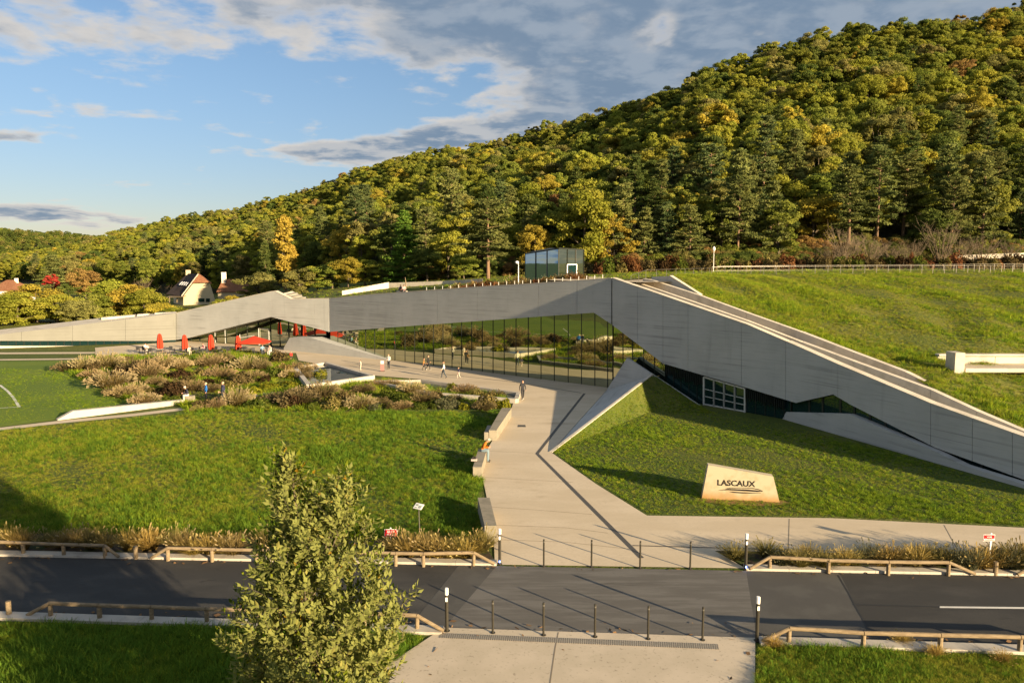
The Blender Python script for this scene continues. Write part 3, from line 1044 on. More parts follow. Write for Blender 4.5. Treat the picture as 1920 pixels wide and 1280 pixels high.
# terrace slab on the roof head
terr = [F1 + N_C * .6, wing(1200, 540, .6), wing(1262, 560, 4.6), ter_pt(1275, 88.2), ter_pt(1235, 92), ter_pt(1100, 92), ter_pt(1040, 80), pC(1020, 531) + N_C * .7]
sheet('roof_terrace', terr, M['plaza'], 10.12, kind=None, parent=bld)

# cafe glazing under the left peak, with its soffit
off = 2.2
pDo = lambda x, y: on_wall(x, y, F3, F4, off)
cx_ = [340, 357, 373, 390, 404, 423, 443, 463, 484, 507, 524, 541, 565, 590, 612]
for xa, xb in zip(cx_, cx_[1:]):
    def cap_pt(x):
        q = pD(x, lerp_poly(BOT_D, x))
        r_ = pDo(x, 600)
        return Vector((r_.x, r_.y, q.z + 0.25))
    ta, tb = cap_pt(xa), cap_pt(xb)
    mids = [cap_pt(508)] if xa < 508 < xb else []
    ba, bb = Vector((ta.x, ta.y, 0)), Vector((tb.x, tb.y, 0))
    MB().prism([ta] + mids + [tb, bb, ba], N_D * 0.04).build('window_pane', M['glass'], bld)
    MB().beam(bb - N_D * .04, tb - N_D * .04, 0.07, 0.12, N_D).build('mullion', M['mullion'], bld)
prof = pts_between(BOT_D, 331, 616.5)
L = [pD(*q) + N_D * .6 + Vector((0, 0, .02)) for q in prof]
o = grid_obj('soffit', [L, [p + N_D * 3.0 + Vector((0, 0, .02)) for p in L]], M['concrete'], None, False)
o.parent = bld
for xa in (404, 423, 486, 505):
    p = pDo(xa, 620)
    MB().beam(Vector((p.x, p.y, 0)) - N_D * .12, Vector((p.x, p.y, 2.5)) - N_D * .12, .1, .1, N_D).build('door_frame', M['frame_white'], bld)
for xa, xb in ((404, 423), (486, 505)):
    p, q = pDo(xa, 620), pDo(xb, 620)
    MB().beam(Vector((p.x, p.y, 2.5)) - N_D * .12, Vector((q.x, q.y, 2.5)) - N_D * .12, .1, .1).build('door_frame', M['frame_white'], bld)
# pale stair wedge behind the left peak
w0, w1, w2, w3 = (on_wall(522, 552, F3, F4, 3.0), on_wall(548, 545.5, F3, F4, 7.0), on_wall(579, 561.5, F3, F4, 7.0), on_wall(543, 563.5, F3, F4, 1.2))
MB().prism([w0, w1, w2, w3], (0, 0, -0.5)).build('roof_stair', M['cap'], bld)
for k in range(1, 4):
    a_, b_ = w0.lerp(w3, k / 4), w1.lerp(w2, k / 4)
    MB().beam(a_ + Vector((0, 0, .05)), b_ + Vector((0, 0, .05)), .5, .1).build('roof_stair', M['concrete_sun_dimmed'], bld)
# closing wall behind the glass so that no daylight crosses the building
for a_, b_, n, za, zb in ((F1, F3, N_C, 10.0, 6.6), (F3, F4, N_D, 6.6, 3.2)):
    p, q = a_ + n * 3.5, b_ + n * 3.5
    MB().prism([p, q, q + Vector((0, 0, zb)), p + Vector((0, 0, za))], n * 0.3).build('inner_wall', M['joint'], bld)

# folded concrete fin that rises from the lawn to the glass, and the ramp wall at the cafe
FA, FK, FR, FT, FB = Vector((10.45, 67.4, 3.25)), Vector((12.35, 65.05, 2.05)), Vector((15.6, 61.6, 0.0)), gz(1033, 848), Vector((8.9, 69.3, 0))
fin = empty('concrete_fin', FT, 'folded grey concrete fin rising from the lawn to a point before the glass front', 'concrete fin')


def slab(name, outline, n, th, mat, parent):
    base = parent.location
    o = MB().prism([p - base for p in outline], n * th).build(name, mat, parent)
    return o


nrm = lambda a, b, c_: (b - a).cross(c_ - a).normalized()
n1 = nrm(FB, FA, FK)
n1 = n1 if n1.y > 0 else -n1
n2 = nrm(FT, FB, FK)
n2 = n2 if n2.x > 0 else -n2
slab('fin_face', [FB, FA, FK], n1, 0.3, M['concrete'], fin)
slab('fin_face', [FT, FB + Vector((0, -.04, 0)), FK + Vector((0, -.03, 0))], n2, 0.3, M['concrete'], fin)
slab('fin_edge', [FK + Vector((.03, 0, .02)), FA + Vector((.03, 0, .02)), FA + Vector((.3, .3, -.05)), FR + Vector((.25, .2, 0)), FR], Vector((0, 0, -1)), 0.25, M['concrete'], fin)
cb = MB().beam(FT - FT, FK - FT + Vector((0, 0, .06)), 0.22, 0.12)
cb.build('fin_coping', M['cap'], fin)
# lawn mound lying against the fin
G0, G1, G2 = FT + Vector((.1, 0, 0)), FK + Vector((.1, -.05, .03)), FR + Vector((0, -.1, 0))
MM = gz(1216, 773)
rows = []
for k in range(15):
    row = []
    for i in range(21):
        u, v = i / 20, k / 14
        ridge = G0.lerp(G1, u / .62) if u < .62 else G1.lerp(G2, (u - .62) / .38)
        foot = (G0 + Vector((.2, 0, 0))).lerp(MM, u / .5) if u < .5 else MM.lerp(gz(1340, 775), (u - .5) / .5)
        p = ridge.lerp(foot, v)
        p.z = ridge.z * (1 - v) ** 1.08 + 0.03 * (1 - v) - 0.03 * v
        row.append(p)
    rows.append(row)
grid_obj('lawn_mound', rows, M['lawn'])

Q0, Q1 = gz(532, 656.5), gz(726, 675.5)
ramp = empty('ramp_wall', Q0, 'sloping pale concrete ramp wall between the cafe and the long glass front', 'wall')
pQ = lambda x, y: on_wall(x, y, Q0, Q1)
prof = [(532, 652), (543.5, 632.5), (583, 633.5), (725, 673)]
cuts = [532, 590, 650, 725]
nq = wall_normal(Q0, Q1)
for xa, xb in zip(cuts, cuts[1:]):
    T = [pQ(*q) for q in pts_between(prof, xa, xb)]
    Bt = [Vector((T[0].x, T[0].y, -.1)), Vector((T[-1].x, T[-1].y, -.1))]
    MB().prism([p - Q0 for p in T + [Bt[1], Bt[0]]], nq * 2.2).build('wall_panel', M['concrete'], ramp)

# grass bank between the wing and the plateau
bot = [(1262, 540), (1311, 555)] + [(x, y) for x, y in S3[3:-1]] + [(1745, 722), (1831, 765), (1920, 803), (2150, 888)]
bx = np.linspace(1262, 2150, 46)
tx = np.linspace(1268, 2500, 46)
BANK = []
for k in range(27):
    row = []
    v = k / 26
    for i in range(46):
        x = bx[i]
        p = wing(x, lerp_poly(bot, x), 3.8 if x < 1700 else 3.8 - min((x - 1700) / 60, 1) * 1.6)
        p = p - Vector((0, 0, .12))
        q = ter_pt(tx[i], ter_params(tx[i])[0] + 0.05, 0.05)
        u = p.lerp(q, v)
        u.z += 0.5 * math.sin(math.pi * v) + 0.18 * math.sin(i * 1.1 + k * .7) * math.sin(math.pi * v)
        row.append(u)
    BANK.append(row)
grid_obj('grass_bank', BANK, M['meadow'])


def bank_at(px, py):
    best = None
    for row in BANK:
        for p in row:
            a, c_ = to_px(p)
            s = (a - px) ** 2 + (c_ - py) ** 2
            if best is None or s < best[0]:
                best = (s, p)
    return best[1].copy()


# low concrete enclosure cut into the bank
d0 = bank_at(1800, 694).y
PF = at(1790, 694, d0)
dy = 3.3
for row in BANK:
    for p in row:
        if p.x > PF.x + .3 and PF.y - .4 < p.y < PF.y + dy + .8:
            p.z = min(p.z, PF.z - .12)
bpy.data.objects.remove(bpy.data.objects['grass_bank'])
grid_obj('grass_bank', BANK, M['meadow'])
wb = empty('bank_wall', PF, 'low pale concrete enclosure with a square return end set into the grass bank', 'wall')
zt_ = at(1790, 661.5, d0).z - PF.z
wx = at(1808, 694, d0).x - PF.x
MB().prism([(0, 0, -.6), (wx, 0, -.6), (wx, 0, zt_), (0, 0, zt_)], (-.02, 1.1, 0)).build('wall_end', M['cap'], wb)
zt_ = at(1850, 663.5, d0 + dy).z - PF.z
for k in range(6):
    x_ = wx + .02 + k * 4.2
    MB().prism([(x_, dy - .05, -.4), (x_ + 4.16, dy - .05, -.4), (x_ + 4.16, dy - .05, zt_ - .20), (x_, dy - .05, zt_ - .20)], (0, .3, 0)).build('wall_panel', M['cap'], wb)
MB().box((wx + 12.7, dy + .14, zt_ - .07), (25.3, .56, .13)).build('coping', M['cap'], wb)
MB().prism([(wx + .02, .2, 0), (26, .2, 0), (26, dy - .06, .02), (wx + .02, dy - .06, .02)], (0, 0, -.2)).build('paving', M['plaza'], wb)
MB().box((wx + 12.7, .10, .0), (25.2, .20, .26)).build('kerb_stone', M['cap'], wb)

# glass lift pavilion on the roof
pv = [Vector((1.55, 88.0, 0)), Vector((5.15, 82.5, 0)), Vector((8.15, 85.5, 0)), Vector((4.6, 91.0, 0))]
PZ = 9.7
zt = [at(985, 474.5, 88).z, at(1048, 464.5, 82.5).z, at(1092, 467, 85.5).z, 13.6]
pav = empty('glass_pavilion', (pv[1].x, pv[1].y, PZ), 'dark glass lift pavilion standing on the museum roof', 'pavilion')
pb = Vector(pav.location)
for k, nx in ((0, 3), (1, 3), (2, 3), (3, 3)):
    a_, b_ = pv[k], pv[(k + 1) % 4]
    n_ = wall_normal(a_, b_) if k < 2 else -wall_normal(a_, b_)
    za, zb = zt[k], zt[(k + 1) % 4]
    for i in range(nx):
        p, q = a_.lerp(b_, i / nx + .004), a_.lerp(b_, (i + 1) / nx - .004)
        zp, zq = za + (zb - za) * i / nx, za + (zb - za) * (i + 1) / nx
        MB().prism([Vector((p.x, p.y, PZ)) - pb, Vector((q.x, q.y, PZ)) - pb, Vector((q.x, q.y, zq - .12)) - pb, Vector((p.x, p.y, zp - .12)) - pb], n_ * .04).build('window_pane', M['glass_sky_tint'] if k == 0 else M['glass_side'], pav)
        MB().beam(Vector((q.x, q.y, PZ)) - pb - n_ * .02, Vector((q.x, q.y, zq - .12)) - pb - n_ * .02, .07, .1, n_).build('mullion', M['steel'] if i == 1 else M['mullion'], pav)
rf = [Vector((p.x, p.y, z)) - pb for p, z in zip(pv, zt)]
cen = sum(rf, Vector()) / 4
MB().prism([p + (p - cen) * .02 for p in rf], (0, 0, -.14)).build('roof', M['mullion'], pav)
a_, b_ = pv[1], pv[2]
n_ = wall_normal(a_, b_)
p, q = a_.lerp(b_, .30), a_.lerp(b_, .68)
drp = MB().prism([Vector((p.x, p.y, PZ)) - pb - n_ * .08, Vector((q.x, q.y, PZ)) - pb - n_ * .08, Vector((q.x, q.y, PZ + 1.9)) - pb - n_ * .08, Vector((p.x, p.y, PZ + 1.9)) - pb - n_ * .08], n_ * .03).build('door', M['glass_dark'], pav)
f = MB()
for s_ in (p, q):
    f.beam(Vector((s_.x, s_.y, PZ)) - pb - n_ * .1, Vector((s_.x, s_.y, PZ + 1.95)) - pb - n_ * .1, .12, .1, n_)
f.beam(Vector((p.x, p.y, PZ + 1.95)) - pb - n_ * .1, Vector((q.x, q.y, PZ + 1.95)) - pb - n_ * .1, .12, .12)
f.build('door_frame', M['white_sign'], drp)

# shallow pools with pale copings
def pool(label, pts, z, wd=0.45):
    root = empty('reflecting_pool', gz(*pts[0]), label, 'pool')
    r0_ = Vector(root.location)
    P_ = [gz(x, y, z) for x, y in pts]
    for a_, b_ in zip(P_, P_[1:] + P_[:1]):
        MB().beam(a_ - Vector((0, 0, z / 2)) - r0_, b_ - Vector((0, 0, z / 2)) - r0_, wd, z + .06).build('basin_wall', M['white_wall'], root)
    sheet('pool_water', [p - r0_ - Vector((0, 0, .22)) for p in P_], M['water'], kind=None, parent=root)
    return root


pool('raised white walled reflecting pool beside the cafe ramp with grasses at one end', [(553, 688), (579, 721), (699, 704), (610, 679)], 0.55)
pool('long narrow pool edged by planting in front of the glass facade', [(700, 714), (800, 735), (968, 748), (972, 736), (905, 727), (790, 712)], 0.35, 0.35)
# stepping white wall beside the garden path
p0, p1 = gz(108, 788), gz(345, 757.5)
gw = empty('garden_wall', p0, 'low white concrete wall with a slanted end beside the lawn path', 'wall')
pG = lambda x, y: on_wall(x, y, p0, p1)
cuts = [108, 137, 205, 275, 345]
prof = [(108, 786.5), (137, 770.5), (345, 749.5)]
botg = [(108, 788), (345, 757.5)]
for xa, xb in zip(cuts, cuts[1:]):
    T = [pG(*q) for q in pts_between(prof, xa, xb)]
    Bt = [pG(*q) for q in pts_between(botg, xa, xb)]
    MB().prism([p - p0 for p in T + Bt[::-1]], wall_normal(p0, p1) * .5).build('wall_panel', M['white_wall'], gw)
# pale walls behind the roof garden and along the plateau
def long_wall(label, pts, h, th=0.3, n=1):
    root = empty('retaining_wall', pts[0], label, 'wall')
    r0_ = Vector(root.location)
    for a_, b_ in zip(pts, pts[1:]):
        MB().prism([a_ - r0_ - Vector((0, 0, .3)), b_ - r0_ - Vector((0, 0, .3)), b_ - r0_ + Vector((0, 0, h)), a_ - r0_ + Vector((0, 0, h))], (0, th, 0)).build('wall_panel', M['cap'], root)
    return root


long_wall('pale low wall climbing the grass roof behind the concrete parapet', [ter_pt(640, 112, 0), ter_pt(728, 116, .3)], 0.7)
long_wall('grey low wall behind the red grasses on the roof', [ter_pt(728, 117, .3), ter_pt(830, 112, 0), ter_pt(905, 106, 0)], 0.55)
long_wall('long pale wall behind brown hedges on the plateau', [ter_pt(1380, 112, .3), ter_pt(1560, 115, .3), ter_pt(1760, 119, .4)], 0.75)
long_wall('white topped wall at the end of the plateau', [at(1795, 484, 121), at(1920, 479, 122), at(2100, 474, 124)], 0.45)
# ------------------------------------------------------------------ vegetation: meshes
def quads_at(C, U, W):
    """one quad per row: centre C, half axes U, W -> vertices (4n,3) and faces (n,4)"""
    V = np.stack([C - U - W, C + U - W, C + U + W, C - U + W], 1).reshape(-1, 3)
    Q = np.arange(len(C) * 4).reshape(-1, 4)
    return V, Q


def unit(a):
    return a / np.maximum(np.linalg.norm(a, axis=1, keepdims=True), 1e-9)


def leaf_cloud(r, C, outward, size, up=0.25, flat=0.55):
    """randomly turned leaf sprays whose normals lean outward"""
    n = len(C)
    N = unit(outward * flat + r.normal(size=(n, 3)) * 0.6 + np.array([0, 0, up]))
    A = unit(np.cross(N, r.normal(size=(n, 3))))
    B = np.cross(N, A)
    s = size * r.uniform(0.65, 1.35, (n, 1))
    return quads_at(C, A * s * 0.5, B * s * 0.36)


def broad_crown(seed, rad=4.0, h0=2.2, h1=11.0, clumps=46, per=90, leaf=0.42, cl=1.25, gap=0.0, top=0.45):
    r = np.random.default_rng(seed)
    n = clumps
    zc = r.uniform(0, 1, n) ** 0.8
    prof = np.sin(np.pi * np.clip(zc * (1 - top) + top * 0.62, 0, 1)) ** 0.7
    prof = np.where(zc > 0.6, np.sqrt(np.clip(1 - ((zc - 0.6) / 0.42) ** 2, 0.02, 1)), 0.72 + 0.28 * zc / 0.6)
    a = r.uniform(0, 2 * np.pi, n)
    lob = 1 + 0.22 * np.sin(a * 3 + seed) + 0.12 * np.sin(a * 5 + 2 * seed)
    rr = rad * prof * lob * r.uniform(0.55, 0.95, n)
    cc = np.stack([rr * np.cos(a), rr * np.sin(a), h0 + (h1 - h0) * zc], 1)
    cr = cl * r.choice([.55, .8, 1.0, 1.25], n) * r.uniform(0.8, 1.2, n) * rad / 4.0
    D = unit(r.normal(size=(n, per, 3)).reshape(-1, 3)).reshape(n, per, 3)
    D[:, :, 2] = np.abs(D[:, :, 2]) * r.choice([1, 1, 1, -0.45], (n, per))
    rad_ = (r.uniform(0.55, 1.08, (n, per, 1))) * cr[:, None, None]
    C = cc[:, None, :] + D * rad_ * np.array([1.0, 1.0, 0.72])
    V, Q = leaf_cloud(r, C.reshape(-1, 3), D.reshape(-1, 3), leaf, .1, 1.0)
    tone = np.repeat(np.clip(r.uniform(0, 1, n)[:, None] * 0.6 + r.uniform(0, .4, (n, per)), 0, 1).reshape(-1), 4)
    return V, Q, tone, cc


def tube_np(pts, rad, n=6):
    b = MB().tube(pts, rad, n, False)
    return np.array(b.v), np.array([q for q in b.f if len(q) == 4])


def merge(parts):
    Vs, Qs, k = [], [], 0
    for V, Q in parts:
        Vs.append(V)
        Qs.append(Q + k)
        k += len(V)
    return np.concatenate(Vs), np.concatenate(Qs)


def broad_trunk(seed, cc, h0, h1, rad=0.22):
    r = random.Random(seed)
    parts = [tube_np([(0, 0, -0.6), (r.uniform(-.1, .1), r.uniform(-.1, .1), h0 * .6), (r.uniform(-.3, .3), r.uniform(-.3, .3), (h0 + h1) * .5), (r.uniform(-.4, .4), r.uniform(-.4, .4), h1 * .88)],
                     [rad * 1.25, rad, rad * .6, rad * .15])]
    for k in range(7):
        c = cc[r.randrange(len(cc))]
        z0 = h0 * .6 + (c[2] - h0 * .6) * .35
        parts.append(tube_np([(0, 0, z0), (c[0] * .5, c[1] * .5, (z0 + c[2]) * .5), tuple(c)], [rad * .5, rad * .3, rad * .08], 5))
    return merge(parts)


def pine_parts(seed, H=17.0, bare=0.32, spread=3.6, dens=1.0, cone=0.6):
    r = np.random.default_rng(seed)
    lean = r.normal(size=2) * 0.25
    trunk = [tube_np([(0, 0, -0.8), (lean[0] * .3, lean[1] * .3, H * .35), (lean[0] * .7, lean[1] * .7, H * .7), (lean[0], lean[1], H * .98)], [.26, .21, .13, .03], 7)]
    Cs, Os, Ts = [], [], []
    nb = int(50 * dens)
    for k in range(nb):
        t = bare + (1 - bare) * ((k + r.uniform(-.4, .4)) / nb)
        t = min(max(t, bare * .8), 0.985)
        z = H * t
        q = (t - bare) / (1 - bare)
        L = spread * ((1 - q) ** cone * 0.92 + 0.14) * r.uniform(0.45, 1.15) * (0.75 + 0.25 * min(q * 6, 1))
        a = k * 2.4 + r.uniform(-.5, .5)
        base = np.array([lean[0] * t, lean[1] * t, z])
        tip = base + np.array([math.cos(a) * L, math.sin(a) * L, L * (0.05 + 0.45 * q) + r.uniform(-.3, .2)])
        trunk.append(tube_np([tuple(base), tuple(base * .5 + tip * .5 + np.array([0, 0, -.08])), tuple(tip)], [.055, .04, .012], 4))
        m = max(2, int(4 + L * 1.7))
        tone = r.uniform(0, 1)
        for i in range(m):
            f = 0.35 + 0.68 * i / m
            c = base + (tip - base) * f + r.normal(size=3) * np.array([.30, .30, .12]) * (0.5 + L * .16)
            k_ = 26
            d = unit(r.normal(size=(k_, 3)) + np.array([0, 0, .6]))
            Cs.append(c + d * r.uniform(.1, .62, (k_, 1)) * np.array([1.2, 1.2, .36]))
            Os.append(d)
            Ts.append(np.full(k_, tone * .6 + r.uniform(0, .4)))
    C, O, T = np.concatenate(Cs), np.concatenate(Os), np.concatenate(Ts)
    n = len(C)
    A = unit(O + r.normal(size=(n, 3)) * .5)
    B = unit(np.cross(A, r.normal(size=(n, 3))))
    s = r.uniform(.20, .36, (n, 1))
    V, Q = quads_at(C, A * s * .62, B * s * .20)
    tV, tQ = merge(trunk)
    return (V, Q, np.repeat(T, 4)), (tV, tQ)


TONES = {
    'olive green': ((0.140, 0.173, 0.028), (0.287, 0.300, 0.059)),
    'yellow-green': ((0.210, 0.230, 0.031), (0.381, 0.373, 0.059)),
    'dark green': ((0.079, 0.113, 0.028), (0.171, 0.203, 0.048)),
    'golden': ((0.299, 0.251, 0.041), (0.497, 0.406, 0.063)),
    'russet brown': ((0.242, 0.148, 0.056), (0.381, 0.257, 0.086)),
    'brownish olive': ((0.191, 0.184, 0.056), (0.324, 0.297, 0.096)),
    'crimson': ((0.381, 0.034, 0.037), (0.509, 0.081, 0.062)),
    'vivid green': ((0.063, 0.142, 0.025), (0.128, 0.236, 0.041)),
    'grey-green': ((0.128, 0.163, 0.077), (0.255, 0.285, 0.140)),
    'amber': ((0.381, 0.270, 0.048), (0.585, 0.433, 0.086)),
}
FOL = {k: foliage('leaves ' + k, a, b_, trans=0.46, objvar=.26) for k, (a, b_) in TONES.items()}
FOL_PINE = {'blue-green': foliage('needles blue green', (0.073, 0.107, 0.042), (0.179, 0.213, 0.075), trans=0.3),
            'grey-green': foliage('needles grey green', (0.106, 0.132, 0.042), (0.231, 0.248, 0.077), trans=0.3),
            'deep green': foliage('needles deep green', (0.060, 0.090, 0.025), (0.139, 0.168, 0.046), trans=0.3),
            'fresh green': foliage('needles fresh green', (0.062, 0.131, 0.020), (0.145, 0.240, 0.039), trans=0.3)}

BROAD = []
SHAPES = [dict(rad=4.2, h0=1.5, h1=10.5, clumps=52), dict(rad=3.7, h0=1.2, h1=11.5, clumps=50), dict(rad=4.6, h0=1.6, h1=9.6, clumps=56),
          dict(rad=3.3, h0=1.2, h1=10.8, clumps=44, cl=1.1), dict(rad=4.0, h0=1.4, h1=12.3, clumps=54, cl=1.15), dict(rad=3.9, h0=1.2, h1=9.0, clumps=48, cl=1.4),
          dict(rad=1.35, h0=.4, h1=12.0, clumps=110, cl=1.9, per=70, leaf=.26, top=.30)]
for k, sh in enumerate(SHAPES):
    V, Q, tone, cc = broad_crown(20 + k, per=sh.pop('per', 250), leaf=sh.pop('leaf', 0.255), **sh)
    tV, tQ = broad_trunk(k, cc, sh['h0'] + 1.0, sh['h1'])
    tm = np_mesh('trunk', tV, tQ, M['bark'])
    use = {0: list(TONES)[:6], 1: list(TONES)[:6] + ['vivid green'], 2: list(TONES)[:6], 3: list(TONES)[:6] + ['crimson'], 4: list(TONES)[:6], 5: list(TONES)[:6], 6: ['amber']}[k]
    BROAD.append(({t: np_mesh('crown', V, Q, FOL[t], attrs={'tone': tone}) for t in use}, tm, sh['h1'], sh['rad'], (V, Q, tone)))
PINES = []
for k, kw in enumerate([dict(H=17, bare=.34, spread=3.4), dict(H=15, bare=.22, spread=3.9, cone=.75), dict(H=18.5, bare=.42, spread=3.2, cone=.5), dict(H=13, bare=.14, spread=3.7, cone=.8), dict(H=16, bare=.28, spread=4.2, cone=.45), dict(H=14, bare=.03, spread=3.4, cone=.95, dens=1.5)]):
    (V, Q, tone), (tV, tQ) = pine_parts(60 + k, **kw)
    tm = np_mesh('trunk', tV, tQ, M['bark_pine'])
    PINES.append(({t: np_mesh('crown', V, Q, FOL_PINE[t], attrs={'tone': tone}) for t in (['fresh green', 'deep green', 'grey-green'] if k == 5 else list(FOL_PINE)[:3])}, tm, kw['H'], kw['spread'], (V, Q, tone, tV, tQ)))

RT = random.Random(11)


def plant_tree(name, shape, tone, loc, sc, label=None, cat='tree', group=None, sz=None, rz=None):
    crowns, tm, h, rad, _ = shape
    o = empty(name, loc, label, cat, group, rz if rz is not None else RT.uniform(0, 6.28))
    o.scale = (sc, sc, sz or sc)
    link(bpy.data.objects.new('crown', crowns[tone]), o)
    link(bpy.data.objects.new('trunk', tm), o)
    return o


# ------------------------------------------------------------------ the wood on the hillside
def pick_tone(px, s, r):
    x = r.random()
    if x < .36:
        return 'olive green'
    if x < .70:
        return 'yellow-green'
    if x < .83:
        return 'brownish olive'
    if x < .935:
        return 'dark green'
    if x < .985:
        return 'golden'
    return 'russet brown'


cand = []
rw = random.Random(4)
d = 116.0
while d < 960:
    sp = 4.7 + d / 120.0
    x = -0.86 * d
    while x < 0.90 * d:
        xx, dd = x + rw.uniform(-.38, .38) * sp, d + rw.uniform(-.38, .38) * sp
        px = CX + 1408 * xx / dd
        r0, z0, df, zf, dr, ys = ter_params(px)
        if df + 1 <= dd <= dr + 22:
            s = (dd - df) / (dr - df)
            cand.append((px, dd, s, rw.random()))
        x += sp
    d += sp
KINDS = []
for px, dd, s, u in cand:
    p_pine = np.interp(px, [300, 700, 1100, 1500, 1900], [.06, .20, .22, .32, .46]) * np.interp(s, [0, .08, .30, .5, 1], [1.7, 1.5, .45, .14, .12])
    pine = u < p_pine
    sz = rw.uniform(.82, 1.12)
    if pine:
        k = rw.randrange(5)
        sc = sz * rw.uniform(.72, .95) * (1.0 if s < .12 else .78)
        tone = rw.choice(['blue-green', 'grey-green', 'grey-green', 'deep green'])
    else:
        k = rw.randrange(6)
        sc = sz * (.98 if s > .12 else .88)
        tone = pick_tone(px, s, rw)
    KINDS.append((px, dd, s, pine, k, sc, tone))
KINDS.sort(key=lambda q: q[1] - 40 * q[2] * 0)
inview = [q for q in KINDS if -60 < q[0] < 1990]
score = lambda q: q[5] / q[1] * (1.25 if q[2] < .05 or q[2] > .93 else 1)
inview.sort(key=lambda q: -score(q))
near_b = [q for q in inview if not q[3]][:190]
near_p = [q for q in inview if q[3]][:85]
single = set(id(q) for q in near_b + near_p)
MARKS = [(-999, 120, 'the left houses'), (120, 300, 'the left wing'), (300, 480, 'the dark-roofed house'), (480, 620, 'the left peak'), (620, 860, 'the glass front'),
         (860, 1110, 'the glass pavilion'), (1110, 1330, 'the stair head'), (1330, 1560, 'the plateau railing'), (1560, 1790, 'the bare bushes'), (1790, 3000, 'the white wall')]
todo = []
for q in near_b + near_p:
    px, dd, s, pine, k, sc, tone = q
    o = plant_tree('pine_tree' if pine else 'broadleaf_tree', (PINES if pine else BROAD)[k], tone, ter_pt(px, dd, -.2), sc,
                   group='pines on the hillside' if pine else 'broadleaf trees on the hillside', sz=sc * rw.uniform(.92, 1.12))
    where = next(m[2] for m in MARKS if m[0] <= px < m[1])
    band = 'close behind' if s < .035 else ('low above' if s < .12 else ('part way up above' if s < .5 else 'high above'))
    kind = 'pine' if pine else 'broadleaf tree'
    todo.append((o, px, f'{tone} {kind} {band} {where}', f'{tone} {kind}s {band} {where}'))
rank_labels(todo)

# everything deeper in the wood as one mass
LIB = bpy.data.collections.new('plant_library')          # never linked to the scene: only feeds the scatterers


def lib_obj(name, me, coll):
    o = bpy.data.objects.new(name, me)
    coll.objects.link(o)
    return o


def scatter(name, coll, pts, idx, rot, scl, label, lean=0.0, kind='stuff'):
    """one object that carries plants of COLL on its points"""
    n = len(pts)
    me = bpy.data.meshes.new(name)
    me.vertices.add(n)
    me.vertices.foreach_set('co', np.asarray(pts, dtype=np.float32).ravel())
    for an, ty, arr in (('which', 'INT', np.asarray(idx, dtype=np.int32)), ('size', 'FLOAT', np.asarray(scl, dtype=np.float32))):
        a = me.attributes.new(an, ty, 'POINT')
        a.data.foreach_set('value', arr)
    a = me.attributes.new('turn', 'FLOAT_VECTOR', 'POINT')
    rr = np.zeros((n, 3), dtype=np.float32)
    rr[:, 2] = rot
    if lean:
        g = np.random.default_rng(n)
        rr[:, 0] = g.normal(size=n) * lean
        rr[:, 1] = g.normal(size=n) * lean
    a.data.foreach_set('vector', rr.ravel())
    o = link(bpy.data.objects.new(name, me))
    tag(o, label, None, None, kind)
    ng = bpy.data.node_groups.new('scatter ' + name, 'GeometryNodeTree')
    ng.interface.new_socket('Geometry', in_out='INPUT', socket_type='NodeSocketGeometry')
    ng.interface.new_socket('Geometry', in_out='OUTPUT', socket_type='NodeSocketGeometry')
    N_ = ng.nodes
    gi, go = N_.new('NodeGroupInput'), N_.new('NodeGroupOutput')
    ip = N_.new('GeometryNodeInstanceOnPoints')
    ci = N_.new('GeometryNodeCollectionInfo')
    ci.inputs['Collection'].default_value = coll
    ci.inputs['Separate Children'].default_value = True
    ci.inputs['Reset Children'].default_value = True

    def named(nm, ty):
        q = N_.new('GeometryNodeInputNamedAttribute')
        q.data_type = ty
        q.inputs['Name'].default_value = nm
        return q.outputs[0]
    L_ = ng.links
    L_.new(gi.outputs[0], ip.inputs['Points'])
    L_.new(ci.outputs[0], ip.inputs['Instance'])
    ip.inputs['Pick Instance'].default_value = True
    L_.new(named('which', 'INT'), ip.inputs['Instance Index'])
    L_.new(named('turn', 'FLOAT_VECTOR'), ip.inputs['Rotation'])
    L_.new(named('size', 'FLOAT'), ip.inputs['Scale'])
    L_.new(ip.outputs[0], go.inputs[0])
    md = o.modifiers.new('scatter', 'NODES')
    md.node_group = ng
    return o


def whole(name, V, Q, tone, tV, tQ, m1, m2, coll):
    VV, QQ = merge([(V, Q), (tV, tQ)])
    me = np_mesh(name, VV, QQ, [m1, m2], [0] * len(Q) + [1] * len(tQ), {'tone': np.concatenate([tone, np.zeros(len(tV))])})
    return lib_obj(name, me, coll)


wood = bpy.data.collections.new('wood')
wood_idx = {}
for k, (crowns, tm, h, rad, (V, Q, tone)) in enumerate(BROAD[:6]):
    for t in ('olive green', 'yellow-green', 'brownish olive', 'dark green', 'golden', 'russet brown'):
        nm = f'w{len(wood_idx):03d}'
        wood_idx[(False, k, t)] = len(wood_idx)
        lib_obj(nm, crowns[t], wood)
for k, (crowns, tm, h, rad, (V, Q, tone, tV, tQ)) in enumerate(PINES[:5]):
    for t in list(FOL_PINE)[:3]:
        nm = f'w{len(wood_idx):03d}'
        wood_idx[(True, k, t)] = len(wood_idx)
        whole(nm, V, Q, tone, tV, tQ, FOL_PINE[t], M['bark_pine'], wood)
rest = [q for q in KINDS if id(q) not in single]
scatter('hillside_wood', wood, [ter_pt(q[0], q[1], -.3) for q in rest], [wood_idx[(q[3], q[4], q[6])] for q in rest],
        [rw.uniform(0, 6.28) for _ in rest], [q[5] for q in rest], 'autumn wood of mixed trees covering the upper hillside')
ug = []
for k in range(900):
    px = rw.uniform(560, 2000)
    r0, z0, df, zf, dr, ys = ter_params(px)
    ug.append((px, df + rw.uniform(-2.5, 9)))
